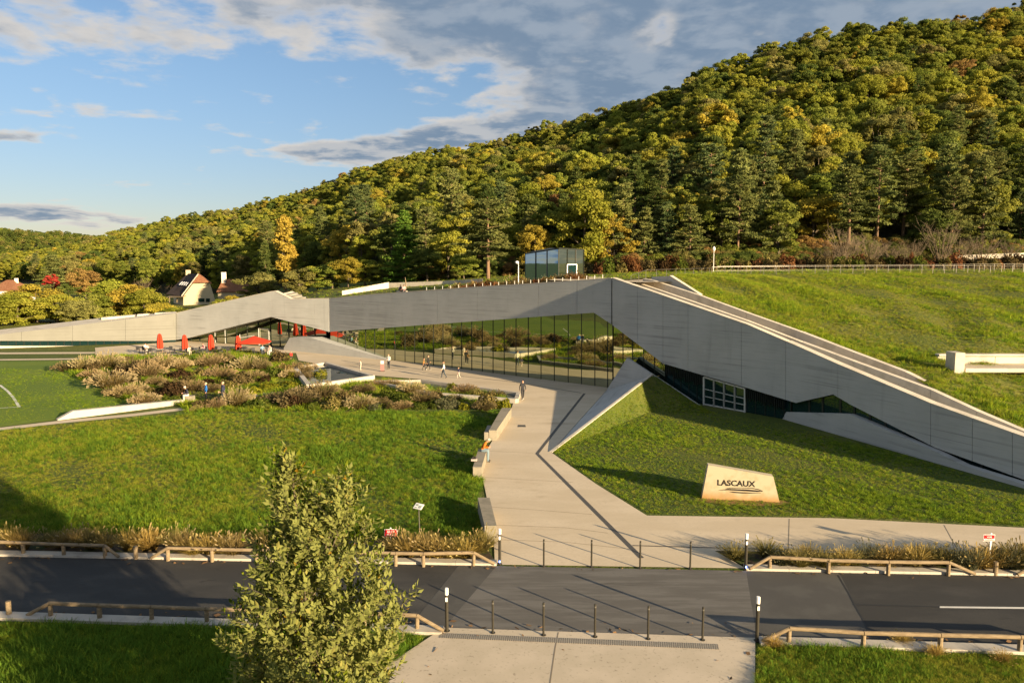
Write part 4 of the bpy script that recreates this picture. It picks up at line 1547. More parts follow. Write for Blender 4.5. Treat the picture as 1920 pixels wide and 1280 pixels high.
scatter('wood_edge_undergrowth', wood, [ter_pt(px, d_, -1.2) for px, d_ in ug], [wood_idx[(False, rw.choice([2, 5]), rw.choice(['dark green', 'brownish olive', 'olive green', 'dark green', 'russet brown']))] for _ in ug],
        [rw.uniform(0, 6.28) for _ in ug], [rw.uniform(.22, .40) for _ in ug], 'tangled undergrowth along the edge of the wood')
far = []
for k in range(9):
    for j in range(len(FAR_ROWS[0]) - 1):
        for m in range(9):
            a_, b_ = Vector(FAR_ROWS[k][j]), Vector(FAR_ROWS[k][j + 1])
            c_, d_ = Vector(FAR_ROWS[k + 1][j]), Vector(FAR_ROWS[k + 1][j + 1])
            u, v = rw.random(), rw.random()
            far.append(a_.lerp(b_, u).lerp(c_.lerp(d_, u), v))
scatter('far_wood', wood, far, [wood_idx[(False, rw.randrange(6), rw.choice(['dark green', 'dark green', 'dark green', 'olive green', 'brownish olive']))] for _ in far],
        [rw.uniform(0, 6.28) for _ in far], [rw.uniform(.8, 1.3) for _ in far], 'distant dark green wood on the ridge across the valley')
# ------------------------------------------------------------------ single trees and bushes round the museum
def fitted(name, shape, tone, px, ytop, d, wpx, label, group=None, zb=None):
    crowns, tm, h, rad, _ = shape
    z0 = ter_z(px, d) if zb is None else zb
    p = Vector(((px - CX) / 1408 * d, d, z0 - .1))
    ht = at(px, ytop, d).z - z0
    o = plant_tree(name, shape, tone, p, 1.0, label, 'bush' if 'bush' in name or 'shrub' in name else 'tree', group)
    sx = wpx / 2 * d / 1408 / rad
    o.scale = (sx, sx, ht / h)
    return o


fitted('poplar', BROAD[6], 'amber', 535, 406, 172, 29, 'slender golden columnar poplar behind the left roof peak')
fitted('poplar', BROAD[6], 'amber', 546, 458, 173, 20, 'lower golden shoot right beside the slender golden poplar')
fitted('conifer_tree', PINES[5], 'deep green', 497, 452, 168, 42, 'dark green conical conifer left of the golden poplar')
fitted('conifer_tree', PINES[5], 'fresh green', 757, 396, 133, 84, 'vivid green feathery conifer standing behind the grass roof')
fitted('broadleaf_tree', BROAD[3], 'crimson', 95, 514, 232, 28, 'small crimson red tree by the left houses')
fitted('broadleaf_tree', BROAD[5], 'russet brown', 157, 507, 216, 54, 'rusty brown rounded tree right of the crimson tree')
fitted('bush', BROAD[2], 'dark green', 125, 533, 214, 36, 'dark green round bush between the crimson and the rusty tree')
fitted('cedar_tree', PINES[5], 'grey-green', 100, 478, 262, 70, 'grey-green layered cedar behind the crimson tree')
fitted('pine_tree', PINES[4], 'grey-green', 915, 376, 118, 125, 'broad grey-green pine with low limbs left of the glass pavilion')
fitted('broadleaf_tree', BROAD[2], 'golden', 1003, 428, 124, 66, 'bright golden tree directly behind the glass pavilion')
fitted('broadleaf_tree', BROAD[0], 'yellow-green', 1095, 366, 122, 110, 'yellow-green tree at the right end of the glass pavilion')
fitted('broadleaf_tree', BROAD[4], 'olive green', 1048, 380, 127, 96, 'tall olive tree behind the roof of the glass pavilion')
for px, yt, d, wpx, lab_ in ((1293, 384, 118.5, 84, 'bushy young pine behind the railing head with a bare pale trunk'), (1388, 282, 124, 100, 'tallest pine behind the plateau railing'),
                             (1440, 340, 121, 80, 'grey-green pine right of the tallest pine'), (1165, 344, 122, 84, 'slim grey-green pine right of the yellow-green tree'),
                             (1590, 310, 124, 96, 'spreading pale pine above the bare bushes'), (1235, 385, 123, 76, 'short pine between the slim pine and the bushy young pine'),
                             (1838, 292, 126, 84, 'tall bare-stemmed pine above the white topped wall'), (1765, 270, 132, 90, 'tall pine left of the bare-stemmed pine'), (1690, 290, 133, 90, 'dark pine between two tall pines on the right')):
    fitted('pine_tree', PINES[RT.choice([1, 3, 3, 0])], RT.choice(['grey-green', 'grey-green', 'blue-green']), px, yt, d, wpx, lab_, 'pines on the plateau edge')
hed = []
for px, yt, d, wpx, tone, zb in ((-25, 548, 134, 100, 'golden', 0), (25, 552, 133, 96, 'yellow-green', 0), (62, 538, 138, 92, 'golden', 0), (100, 556, 134, 80, 'yellow-green', 0), (140, 566, 132, 70, 'brownish olive', 0),
                                 (170, 552, 140, 70, 'olive green', 0), (205, 530, 150, 84, 'yellow-green', 0), (238, 538, 146, 80, 'golden', 0), (268, 545, 142, 70, 'yellow-green', 0), (292, 570, 138, 56, 'golden', 0),
                                 (322, 578, 134, 50, 'yellow-green', 0), (350, 580, 132, 50, 'olive green', 0), (384, 577, 128, 40, 'yellow-green', 1.0), (416, 562, 130, 40, 'yellow-green', 2.5), (432, 556, 134, 34, 'golden', 2.5)):
    o = fitted('hedge_tree', BROAD[RT.choice([0, 2, 2, 5])], tone, px, yt, d, wpx, None, 'bushy trees behind the left wing', zb)
    o['category'] = 'tree'
    hed.append((o, px, f'{tone} bushy tree just behind the low left wing', f'{tone} bushy trees just behind the low left wing'))
for px, yt, d, wpx, tone in ((562, 506, 138, 62, 'brownish olive'), (594, 502, 140, 62, 'yellow-green'), (622, 494, 138, 58, 'olive green'), (652, 486, 136, 54, 'golden'), (684, 490, 138, 62, 'yellow-green'), (716, 496, 136, 56, 'olive green'),
                             (745, 506, 134, 50, 'dark green'), (485, 514, 150, 70, 'brownish olive'), (840, 440, 132, 70, 'yellow-green'), (800, 470, 130, 70, 'dark green'), (870, 480, 126, 60, 'olive green')):
    o = fitted('bush', BROAD[RT.choice([2, 2, 5])], tone, px, yt, d, wpx, None, 'bushes behind the grass roof')
    hed.append((o, px, f'{tone} bush behind the grass roof', f'{tone} bushes behind the grass roof'))
rank_labels(hed)


def bare_bush_mesh(seed, h=4.0, sp=2.2, n=34):
    r = np.random.default_rng(seed)
    parts = []
    for k in range(n):
        a = r.uniform(0, 6.28)
        s = sp * math.sqrt(r.uniform(.02, 1))
        p0_ = np.array([r.normal() * .15, r.normal() * .15, 0])
        p2 = np.array([math.cos(a) * s, math.sin(a) * s, h * r.uniform(.6, 1.05)])
        p1 = (p0_ + p2) * .5 + np.array([0, 0, .25 * h * r.uniform(.0, .5)])
        parts.append(tube_np([tuple(p0_), tuple(p1), tuple(p2)], [.035, .022, .006], 3))
        for j in range(5):
            q = p1 + (p2 - p1) * r.uniform(0, .9)
            e = q + np.array([r.normal() * .5, r.normal() * .5, r.uniform(.3, .9)])
            parts.append(tube_np([tuple(q), tuple(e)], [.014, .004], 3))
    return merge(parts)


BARE = [np_mesh('twigs', *bare_bush_mesh(80 + k), M['twig']) for k in range(3)]
bb = []
for px, yt, d, wpx, in ((1556, 452, 117, 70), (1582, 424, 118, 100), (1628, 440, 118.5, 90), (1668, 452, 119, 70), (1704, 446, 119, 70), (1762, 416, 120, 90), (1800, 446, 121, 70), (1840, 438, 121, 80), (1890, 448, 122, 70), (100, 540, 220, 30), (305, 535, 205, 40), (265, 520, 215, 40)):
    z0 = ter_z(px, d)
    o = empty('bare_bush', (((px - CX) / 1408 * d), d, z0 - .1), None, 'bush', 'leafless bushes')
    link(bpy.data.objects.new('twigs', RT.choice(BARE)), o)
    ht, sx = (at(px, yt, d).z - z0) / 4.1, wpx / 2 * d / 1408 / 2.2
    o.scale = (sx, sx, ht)
    o.rotation_euler.z = RT.uniform(0, 6)
    wh = 'at the foot of the pines' if px > 1000 else 'near the far houses'
    bb.append((o, px, f'leafless brown bush {wh}', f'leafless brown bushes {wh}'))
rank_labels(bb)

# ------------------------------------------------------------------ grasses and garden plants
def blades(seed, n, h, spread, wd, lean=0.9, seg=2, base_r=0.12, plume=0, droop=0.35):
    """a fountain of arching blades; tone runs up towards the tips"""
    r = np.random.default_rng(seed)
    a = r.uniform(0, 2 * np.pi, n)
    out_ = np.sqrt(r.uniform(0.0, 1.0, n)) * spread
    hh = h * r.uniform(.55, 1.08, n) * (1 - 0.35 * (out_ / spread) ** 2)
    br = base_r * np.sqrt(r.uniform(0, 1, n))
    ab = a + r.normal(size=n) * .4
    d = np.stack([np.cos(a), np.sin(a)], 1)
    side = np.stack([-np.sin(a + r.normal(size=n)), np.cos(a + r.normal(size=n)), np.zeros(n)], 1)
    P_ = []
    for s in range(seg + 1):
        t = s / seg
        xy = np.stack([np.cos(ab) * br, np.sin(ab) * br], 1) + d * (out_ * (t ** 1.6))[:, None]
        z = hh * (t - droop * (out_ / spread) * t * t * .8)
        P_.append(np.concatenate([xy, z[:, None]], 1))
    V, Q, T = [], [], []
    k = 0
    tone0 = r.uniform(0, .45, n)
    for s in range(seg):
        w0, w1 = wd * (1 - .75 * s / seg), wd * (1 - .75 * (s + 1) / seg) + .001
        blk = np.stack([P_[s] - side * w0, P_[s] + side * w0, P_[s + 1] + side * w1, P_[s + 1] - side * w1], 1).reshape(-1, 3)
        V.append(blk)
        Q.append(np.arange(n * 4).reshape(-1, 4) + k)
        k += n * 4
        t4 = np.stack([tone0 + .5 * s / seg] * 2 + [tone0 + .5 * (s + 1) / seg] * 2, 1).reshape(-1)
        T.append(t4)
    if plume:
        idx = r.choice(n, int(n * plume), replace=False)
        tip, dirv = P_[seg][idx], unit(P_[seg][idx] - P_[seg - 1][idx] + np.array([0, 0, .02]))
        L = h * .16
        sd = side[idx]
        for sd_ in (sd, unit(np.cross(sd, dirv))):
            blk = np.stack([tip - sd_ * wd * .8, tip + sd_ * wd * .8, tip + dirv * L + sd_ * wd * 2.0, tip + dirv * L - sd_ * wd * 2.0], 1).reshape(-1, 3)
            V.append(blk)
            Q.append(np.arange(len(idx) * 4).reshape(-1, 4) + k)
            k += len(idx) * 4
            T.append(np.ones(len(blk)))
    return np.concatenate(V), np.concatenate(Q), np.clip(np.concatenate(T), 0, 1)


def dome(seed, rad, h, n, leaf):
    r = np.random.default_rng(seed)
    D = unit(r.normal(size=(n, 3)))
    D[:, 2] = np.abs(D[:, 2])
    lump = 1 + .16 * np.sin(D[:, :1] * 5 + seed) + .12 * np.sin(D[:, 1:2] * 7 + 2 * seed)
    C = D * np.array([rad, rad, h]) * r.uniform(.72, 1.0, (n, 1)) * lump
    V, Q = leaf_cloud(r, C, D, leaf, .2, .9)
    return V, Q, np.repeat(r.uniform(0, 1, n), 4)


GT = {'golden': ((0.120, 0.090, 0.026), (0.285, 0.215, 0.085), (0.38, 0.31, 0.17)),
      'pinkish': ((0.095, 0.070, 0.028), (0.215, 0.155, 0.070), (0.28, 0.21, 0.11)),
      'brown': ((0.062, 0.048, 0.020), (0.150, 0.115, 0.050), (0.20, 0.155, 0.08)),
      'dark': ((0.0264, 0.0174, 0.0090), (0.0627, 0.0384, 0.0190), (0.0858, 0.0558, 0.0250)),
      'green': ((0.045, 0.068, 0.012), (0.105, 0.125, 0.022), (0.15, 0.15, 0.04)),
      'yellow': ((0.110, 0.125, 0.014), (0.260, 0.240, 0.024), (0.36, 0.30, 0.03)),
      'silvery': ((0.0594, 0.0651, 0.0325), (0.1155, 0.1178, 0.0650), (0.1584, 0.1550, 0.0950)),
      'straw': ((0.190, 0.130, 0.032), (0.400, 0.290, 0.085), (0.46, 0.36, 0.15)),
      'russet': ((0.0924, 0.0372, 0.0150), (0.1980, 0.0899, 0.0400), (0.2508, 0.1240, 0.0600)),
      'olive': ((0.095, 0.085, 0.022), (0.230, 0.190, 0.065), (0.32, 0.26, 0.11))}
GM = {k: foliage('grass ' + k, *v, trans=.3, objvar=.2) for k, v in GT.items()}


def plant_meshes(shape):
    """mesh data per tone for a plant 1 m in radius and 1 m high"""
    out_ = []
    for k in range(3):
        if shape == 'plume':
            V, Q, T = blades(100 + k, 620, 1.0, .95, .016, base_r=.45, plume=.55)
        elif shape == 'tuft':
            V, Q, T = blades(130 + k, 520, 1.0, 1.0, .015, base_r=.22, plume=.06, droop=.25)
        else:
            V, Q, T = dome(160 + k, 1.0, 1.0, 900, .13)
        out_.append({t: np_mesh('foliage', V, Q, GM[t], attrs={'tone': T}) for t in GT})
    return out_


PLANT = {k: plant_meshes(k) for k in ('plume', 'tuft', 'dome')}


def garden_plant(name, shape, tone, loc, rx, h, group, label=None):
    o = bpy.data.objects.new(name, RT.choice(PLANT[shape])[tone])
    o.location = loc
    o.scale = (rx, rx * RT.uniform(.85, 1.15), h)
    o.rotation_euler = (RT.uniform(-.05, .05), RT.uniform(-.05, .05), RT.uniform(0, 6.28))
    link(o)
    return tag(o, label, 'shrub' if shape == 'dome' else 'grass clump', group)


TN = {'G': ('golden', 'plume'), 'P': ('pinkish', 'plume'), 'B': ('brown', 'plume'), 'D': ('dark', 'dome'), 'E': ('green', 'dome'), 'Y': ('yellow', 'dome'), 'S': ('silvery', 'dome'), 'b': ('brown', 'dome'), 'O': ('olive', 'dome'), 'g': ('golden', 'dome')}
bed1 = [(360, 650, 110, 60, 'B'), (450, 650, 120, 90, 'G'), (580, 640, 150, 105, 'G'), (720, 672, 110, 105, 'B'), (820, 690, 140, 110, 'P'), (600, 748, 210, 110, 'G'), (910, 640, 130, 95, 'G'), (1010, 640, 100, 70, 'G'), (1080, 622, 90, 55, 'E'),
        (1170, 625, 150, 75, 'P'), (1250, 608, 90, 75, 'B'), (1380, 645, 150, 85, 'G'), (1470, 645, 80, 75, 'B'), (1560, 606, 120, 80, 'b'), (1600, 668, 120, 65, 'g'), (1540, 684, 110, 60, 'E'), (1640, 695, 60, 45, 'Y'), (1000, 696, 140, 60, 'D'),
        (1118, 692, 100, 62, 'O'), (1230, 694, 140, 80, 'P'), (1340, 726, 150, 75, 'b'), (1420, 694, 110, 50, 'P'), (870, 730, 90, 60, 'P'), (760, 770, 110, 60, 'G'), (690, 798, 140, 70, 'P'), (630, 786, 100, 55, 'B'), (950, 795, 170, 90, 'D'),
        (1080, 760, 110, 65, 'P'), (800, 838, 140, 70, 'G'), (900, 832, 90, 40, 'E'), (1000, 826, 120, 45, 'E'), (1180, 766, 90, 50, 'B'), (1500, 756, 120, 45, 'Y'), (1600, 744, 110, 42, 'E'), (1420, 776, 90, 45, 'Y'), (1330, 850, 150, 115, 'G'),
        (1250, 800, 70, 45, 'E'), (1130, 868, 120, 65, 'b'), (1210, 866, 80, 70, 'P'), (1100, 876, 60, 38, 'P'), (1440, 866, 150, 65, 'E'), (1560, 826, 170, 60, 'B'), (1640, 856, 150, 80, 'D'), (1700, 796, 130, 66, 'G'), (410, 640, 90, 50, 'D'),
        (500, 690, 110, 55, 'P'), (520, 655, 90, 60, 'b'), (660, 690, 100, 70, 'D'), (680, 640, 90, 50, 'O'), (760, 640, 90, 55, 'D'), (850, 620, 100, 55, 'b'), (960, 745, 100, 55, 'B'), (1050, 720, 90, 50, 'b'), (1170, 730, 90, 45, 'D'), (1260, 745, 90, 50, 'O'),
        (740, 720, 90, 55, 'b'), (860, 780, 90, 45, 'O'), (1480, 720, 90, 50, 'D'), (1000, 610, 80, 40, 'O'), (1320, 620, 70, 50, 'D'), (1700, 700, 70, 60, 'B'), (700, 600, 70, 40, 'b')]
bed2 = [(110, 850, 200, 100, 'B'), (250, 806, 160, 100, 'P'), (300, 866, 180, 90, 'O'), (460, 866, 150, 92, 'G'), (480, 776, 120, 62, 'B'), (560, 738, 90, 45, 'P'), (640, 735, 90, 45, 'P'), (750, 778, 140, 78, 'G'), (620, 806, 120, 58, 'E'), (720, 828, 120, 55, 'E'),
        (820, 826, 130, 75, 'B'), (950, 856, 150, 65, 'S'), (880, 856, 90, 45, 'E'), (1050, 774, 120, 55, 'P'), (980, 758, 60, 50, 'Y'), (1180, 856, 160, 90, 'O'), (1160, 870, 110, 60, 'B'), (1050, 862, 80, 36, 'Y'), (1275, 856, 90, 55, 'Y'),
        (700, 862, 110, 48, 'P'), (540, 866, 120, 40, 'S'), (60, 690, 90, 55, 'G'), (60, 745, 90, 45, 'Y'), (150, 660, 70, 60, 'P'), (105, 650, 70, 60, 'P'), (190, 640, 60, 40, 'P'), (235, 690, 90, 52, 'Y'), (180, 690, 60, 40, 'B'), (380, 820, 110, 70, 'b'), (580, 850, 90, 60, 'B'),
        (900, 800, 90, 50, 'b'), (1120, 800, 90, 55, 'O'), (40, 860, 110, 60, 'b'), (200, 870, 90, 50, 'E'), (1000, 820, 80, 45, 'B'), (1230, 800, 80, 50, 'B'), (800, 862, 80, 40, 'E'), (640, 868, 80, 40, 'b')]
gp = []
for ox, oy, lst, wh in ((0, 480, bed1, 'in the upper garden bed'), (520, 480, bed2, 'in the bed below the pools')):
    for x, y, w_, h_, c_ in lst:
        px, py = ox + x / 3, oy + y / 3
        g = gz(px, py, .02)
        sc = g.y / 1400 / 3
        tone, shp = TN[c_]
        o = garden_plant('ornamental_grass' if shp == 'plume' else 'shrub', shp, tone, g + Vector((0, w_ * sc * .25, -.02)), w_ * sc * .50, max(h_ * sc * .92, .35), 'planting of the museum garden')
        nm, pl = ('plumed grass clump', 'plumed grass clumps') if shp == 'plume' else ('rounded shrub', 'rounded shrubs')
        tn = {'dark': 'dark brown'}.get(tone, tone)
        gp.append((o, px, f'{tn} {nm} {wh}', f'{tn} {pl} {wh}'))
rank_labels(gp)

tf = []
z8 = lambda x, y: (x / 2.526, 840 + y / 2.526)
z7 = lambda x, y: (640 + x / 2.4, 900 + y / 2.4)
z6 = lambda x, y: (1280 + x / 2.909, 840 + y / 2.909)
lf = [z8(*q) for q in ((-60, 490), (20, 480), (110, 482), (200, 480), (265, 484), (330, 484), (420, 486), (500, 488), (590, 492), (665, 500), (720, 480), (800, 500), (860, 500), (920, 504), (990, 506), (1060, 508), (1110, 500), (1250, 505), (1330, 510), (1420, 512))]
lf += [z7(*q) for q in ((215, 350), (262, 352), (305, 342), (350, 346), (395, 344), (440, 346), (485, 344), (520, 352), (560, 348), (605, 336), (640, 340))]
for px, py in lf:
    g = gz(px, py, .02)
    t = RT.choice(['straw', 'straw', 'golden', 'olive'])
    o = garden_plant('grass_tuft', 'tuft', t, g + Vector((0, RT.uniform(-.1, .5), 0)), RT.uniform(.55, .95), RT.uniform(.7, 1.05), 'grass tufts beside the road')
    tf.append((o, px, f'{t} grass tuft along the left roadside lawn', f'{t} grass tufts along the left roadside lawn'))
rg = [z6(*q) for q in ((285, 600), (465, 600), (540, 640), (585, 640), (640, 645), (700, 620), (760, 640), (870, 630), (940, 640), (1040, 630), (1100, 640), (1165, 640), (1230, 640), (1290, 640), (1350, 630), (1400, 640), (1450, 640), (1500, 655), (1560, 660), (1620, 655), (1690, 640), (1740, 660), (1790, 660), (1840, 665), (1890, 660), (1940, 660))]
for px, py in rg:
    g = gz(px, py, .05)
    t = RT.choice(['olive', 'olive', 'silvery', 'straw'])
    big = 1.0 + max(0, (px - 1700) / 500)
    o = garden_plant('grass_tuft', 'tuft', t, g + Vector((0, RT.uniform(-.15, .4), -.02)), RT.uniform(.5, .75) * big, RT.uniform(.62, .85) * big, 'grass tufts beside the road')
    tf.append((o, px, f'{t} grass tuft in the bed along the right pavement', f'{t} grass tufts in the bed along the right pavement'))
for px, py in ((1690, 1205), (1755, 1228), (1880, 1240), (1450, 1212)):
    o = garden_plant('grass_tuft', 'tuft', 'straw', gz(px, py), .35, .35, 'grass tufts beside the road')
    tf.append((o, px, 'straw grass tuft on the near right verge', 'straw grass tufts on the near right verge'))
for k in range(34):
    px = 775 + k * 9.6 + RT.uniform(-3, 3)
    if px < 985:
        d = lerp_poly([(770, 92), (985, 82)], px) + RT.uniform(0, 3)
    else:
        d = 79.5 + RT.uniform(0, 2.5)
    t = RT.choice(['russet', 'russet', 'brown', 'golden'])
    o = garden_plant('grass_tuft', 'tuft' if k % 3 else 'dome', t, ter_pt(px, d, -.1), RT.uniform(.6, 1.1), RT.uniform(.6, 1.3) * (1.0 if px > 850 else .5), 'russet planting on the museum roof')
    o['category'] = 'grass clump'
    tf.append((o, px, f'{t} grass tuft on the museum roof', f'{t} grass tufts on the museum roof'))
for k in range(62):
    px = 1110 + k * 13.6 + RT.uniform(-5, 5)
    d = lerp_poly([(1110, 108), (1300, 110), (1920, 116.5)], px) + RT.uniform(-1.0, 2)
    t = RT.choice(['brown', 'olive', 'russet', 'brown', 'dark', 'green'])
    o = garden_plant('hedge_shrub', 'dome', t, ter_pt(px, d, -.1), RT.uniform(.9, 1.5), RT.uniform(1.5, 2.5), 'low hedge along the plateau')
    tn = {'dark': 'dark brown'}.get(t, t)
    tf.append((o, px, f'{tn} hedge shrub behind the plateau railing', f'{tn} hedge shrubs behind the plateau railing'))
rank_labels(tf)

# ------------------------------------------------------------------ grass cover
def inside(poly, x, y):
    c = False
    j = len(poly) - 1
    for i in range(len(poly)):
        if (poly[i][1] > y) != (poly[j][1] > y) and x < (poly[j][0] - poly[i][0]) * (y - poly[i][1]) / (poly[j][1] - poly[i][1]) + poly[i][0]:
            c = not c
        j = i
    return c


LG = {'lawn': ((0.095, 0.175, 0.015), (0.228, 0.309, 0.030), (0.381, 0.371, 0.076)),
      'dry': ((0.162, 0.186, 0.024), (0.362, 0.361, 0.053), (0.571, 0.495, 0.121)),
      'weed': ((0.057, 0.123, 0.015), (0.142, 0.237, 0.027), (0.228, 0.309, 0.045)),
      'bright': ((0.162, 0.258, 0.015), (0.362, 0.412, 0.030), (0.495, 0.495, 0.076))}
turf = bpy.data.collections.new('turf')
for k, (t, v) in enumerate(LG.items()):
    m_ = foliage('turf ' + t, *v, trans=.35, objvar=.25)
    for j in range(2):
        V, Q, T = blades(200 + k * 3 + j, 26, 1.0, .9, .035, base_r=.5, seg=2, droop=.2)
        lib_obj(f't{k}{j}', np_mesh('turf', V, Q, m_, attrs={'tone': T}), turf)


def grass_on(name, poly_px, n, size, mix, label, z=0.0, seed=1, shadow=None, yfun=None):
    g = [gz(*p) for p in poly_px]
    P2 = [(p.x, p.y) for p in g]
    x0, x1 = min(p[0] for p in P2), max(p[0] for p in P2)
    y0, y1 = min(p[1] for p in P2), max(p[1] for p in P2)
    r = random.Random(seed)
    pts, idx, rot, scl = [], [], [], []
    tries = 0
    while len(pts) < n and tries < n * 8:
        tries += 1
        y = y0 + (y1 - y0) * r.random() ** 1.25
        x = r.uniform(x0, x1)
        if not inside(P2, x, y):
            continue
        c = math.sin(x * .35 + 1.7 * math.sin(y * .21)) + math.sin(y * .5 + x * .13) + .8 * math.sin(x * 1.3 + y * .9)
        w_ = [mix[0] * (1 + .5 * c), mix[1] * (1 - .35 * c), mix[2] * (1 + .6 * math.sin(x * .8 - y * .6)), mix[3]]
        if seed == 2:
            w_[1] *= 1 + max(0, (-x - 8) * .13)
            w_[2] *= 1 + max(0, (x + 14) * .10)
        w_ = [max(q, .01) for q in w_]
        t = r.choices(range(4), w_)[0]
        pts.append((x, y, z))
        idx.append(t * 2 + r.randrange(2))
        rot.append(r.uniform(0, 6.28))
        scl.append(size * r.uniform(.6, 1.35) * (1 + .22 * c) * (1.45 if t == 2 and seed in (2, 4, 5) else 1))
    return scatter(name, turf, pts, idx, rot, scl, label, .15)


grass_on('lawn_grass', [(-60, 815), (110, 796), (360, 776), (950, 770), (918, 820), (908, 842), (890, 860), (884, 895), (905, 900), (896, 935), (908, 1012), (600, 1010), (0, 1000), (-60, 1000)], 30000, .17,
         (1.0, .75, .65, .35), 'rough clumpy grass of the lawn left of the entrance path', seed=2)
grass_on('lawn_grass', [(1040, 850), (1216, 773), (1330, 770), (1465, 795), (1700, 855), (1930, 925), (1930, 985), (1560, 968), (1216, 963), (1120, 905)], 16000, .11,
         (1.2, .6, .5, .5), 'short mown grass of the lawn round the stone sign', seed=3)
grass_on('verge_grass', [(-60, 1168), (440, 1184), (800, 1194), (700, 1265), (640, 1330), (-60, 1330)], 9000, .20, (1.0, .25, 1.0, .3), 'long dark grass of the near left verge', seed=4)
grass_on('verge_grass', [(1424, 1212), (1560, 1216), (1930, 1236), (1930, 1330), (1418, 1330)], 6000, .13, (.55, 1.5, .5, .1), 'patchy grass of the near right verge', seed=5)
grass_on('field_grass', [(-60, 690), (100, 692), (240, 754), (110, 785), (-60, 800)], 5000, .09, (1.6, .1, .5, .8), 'mown grass of the sports field', seed=6)
grass_on('garden_undergrowth', BED, 9000, .36, (.9, 1.0, .7, .7), 'low mixed undergrowth between the garden shrubs', seed=7)
r = random.Random(9)
pts, idx, rot, scl = [], [], [], []
for k in range(38000):
    j, i = r.randrange(26), r.randrange(45)
    u, v = r.random(), r.random()
    p = BANK[j][i].lerp(BANK[j][i + 1], u).lerp(BANK[j + 1][i].lerp(BANK[j + 1][i + 1], u), v)
    c = math.sin(p.x * .30 + 1.4 * math.sin(p.y * .23)) + math.sin(p.y * .6 + p.x * .2) + .7 * math.sin(p.x * 1.1)
    t = r.choices(range(4), [max(.05, q) for q in (.45 + .2 * c, 1.35 - .4 * c, .40 + .35 * math.sin(p.x * .7 + p.y), .55 + .35 * c)])[0]
    pts.append(p)
    idx.append(t * 2 + r.randrange(2))
    rot.append(r.uniform(0, 6.28))
    scl.append(.20 * r.uniform(.6, 1.5) * (1 + .25 * c))
scatter('bank_grass', turf, pts, idx, rot, scl, 'rough yellow-green grass of the bank above the wing', .2)
pts, idx, rot, scl = [], [], [], []
for k in range(5000):
    px = r.uniform(560, 1990)
    r0_, z0_, df_, zf_, dr_, ys_ = ter_params(px)
    d_ = r.uniform(r0_ + 1, df_ + 4)
    pts.append(ter_pt(px, d_, .05))
    idx.append(r.choices(range(4), (.6, .8, .3, .8))[0] * 2 + r.randrange(2))
    rot.append(r.uniform(0, 6.28))
    scl.append(.22 * r.uniform(.6, 1.4))
scatter('roof_grass', turf, pts, idx, rot, scl, 'grass growing on the museum roof and plateau', .2)
pts, idx, rot, scl = [], [], [], []
for k in range(2600):
    row_i, u = r.randrange(14), r.random()
    i_ = r.randrange(20)
    v0, v1 = r.random(), r.random()
    t_ = r.random() * .98
    uu = r.random()
    ridge = G0.lerp(G1, uu / .62) if uu < .62 else G1.lerp(G2, (uu - .62) / .38)
    foot = (G0 + Vector((.2, 0, 0))).lerp(MM, uu / .5) if uu < .5 else MM.lerp(gz(1340, 775), (uu - .5) / .5)
    p = ridge.lerp(foot, t_)
    p.z = ridge.z * (1 - t_) ** 1.08
    pts.append(p)
    idx.append(r.choices(range(4), (1, .8, .2, .5))[0] * 2 + r.randrange(2))
    rot.append(r.uniform(0, 6.28))
    scl.append(.10 * r.uniform(.6, 1.4))
scatter('mound_grass', turf, pts, idx, rot, scl, 'short grass of the mound leaning on the concrete fin', .1)

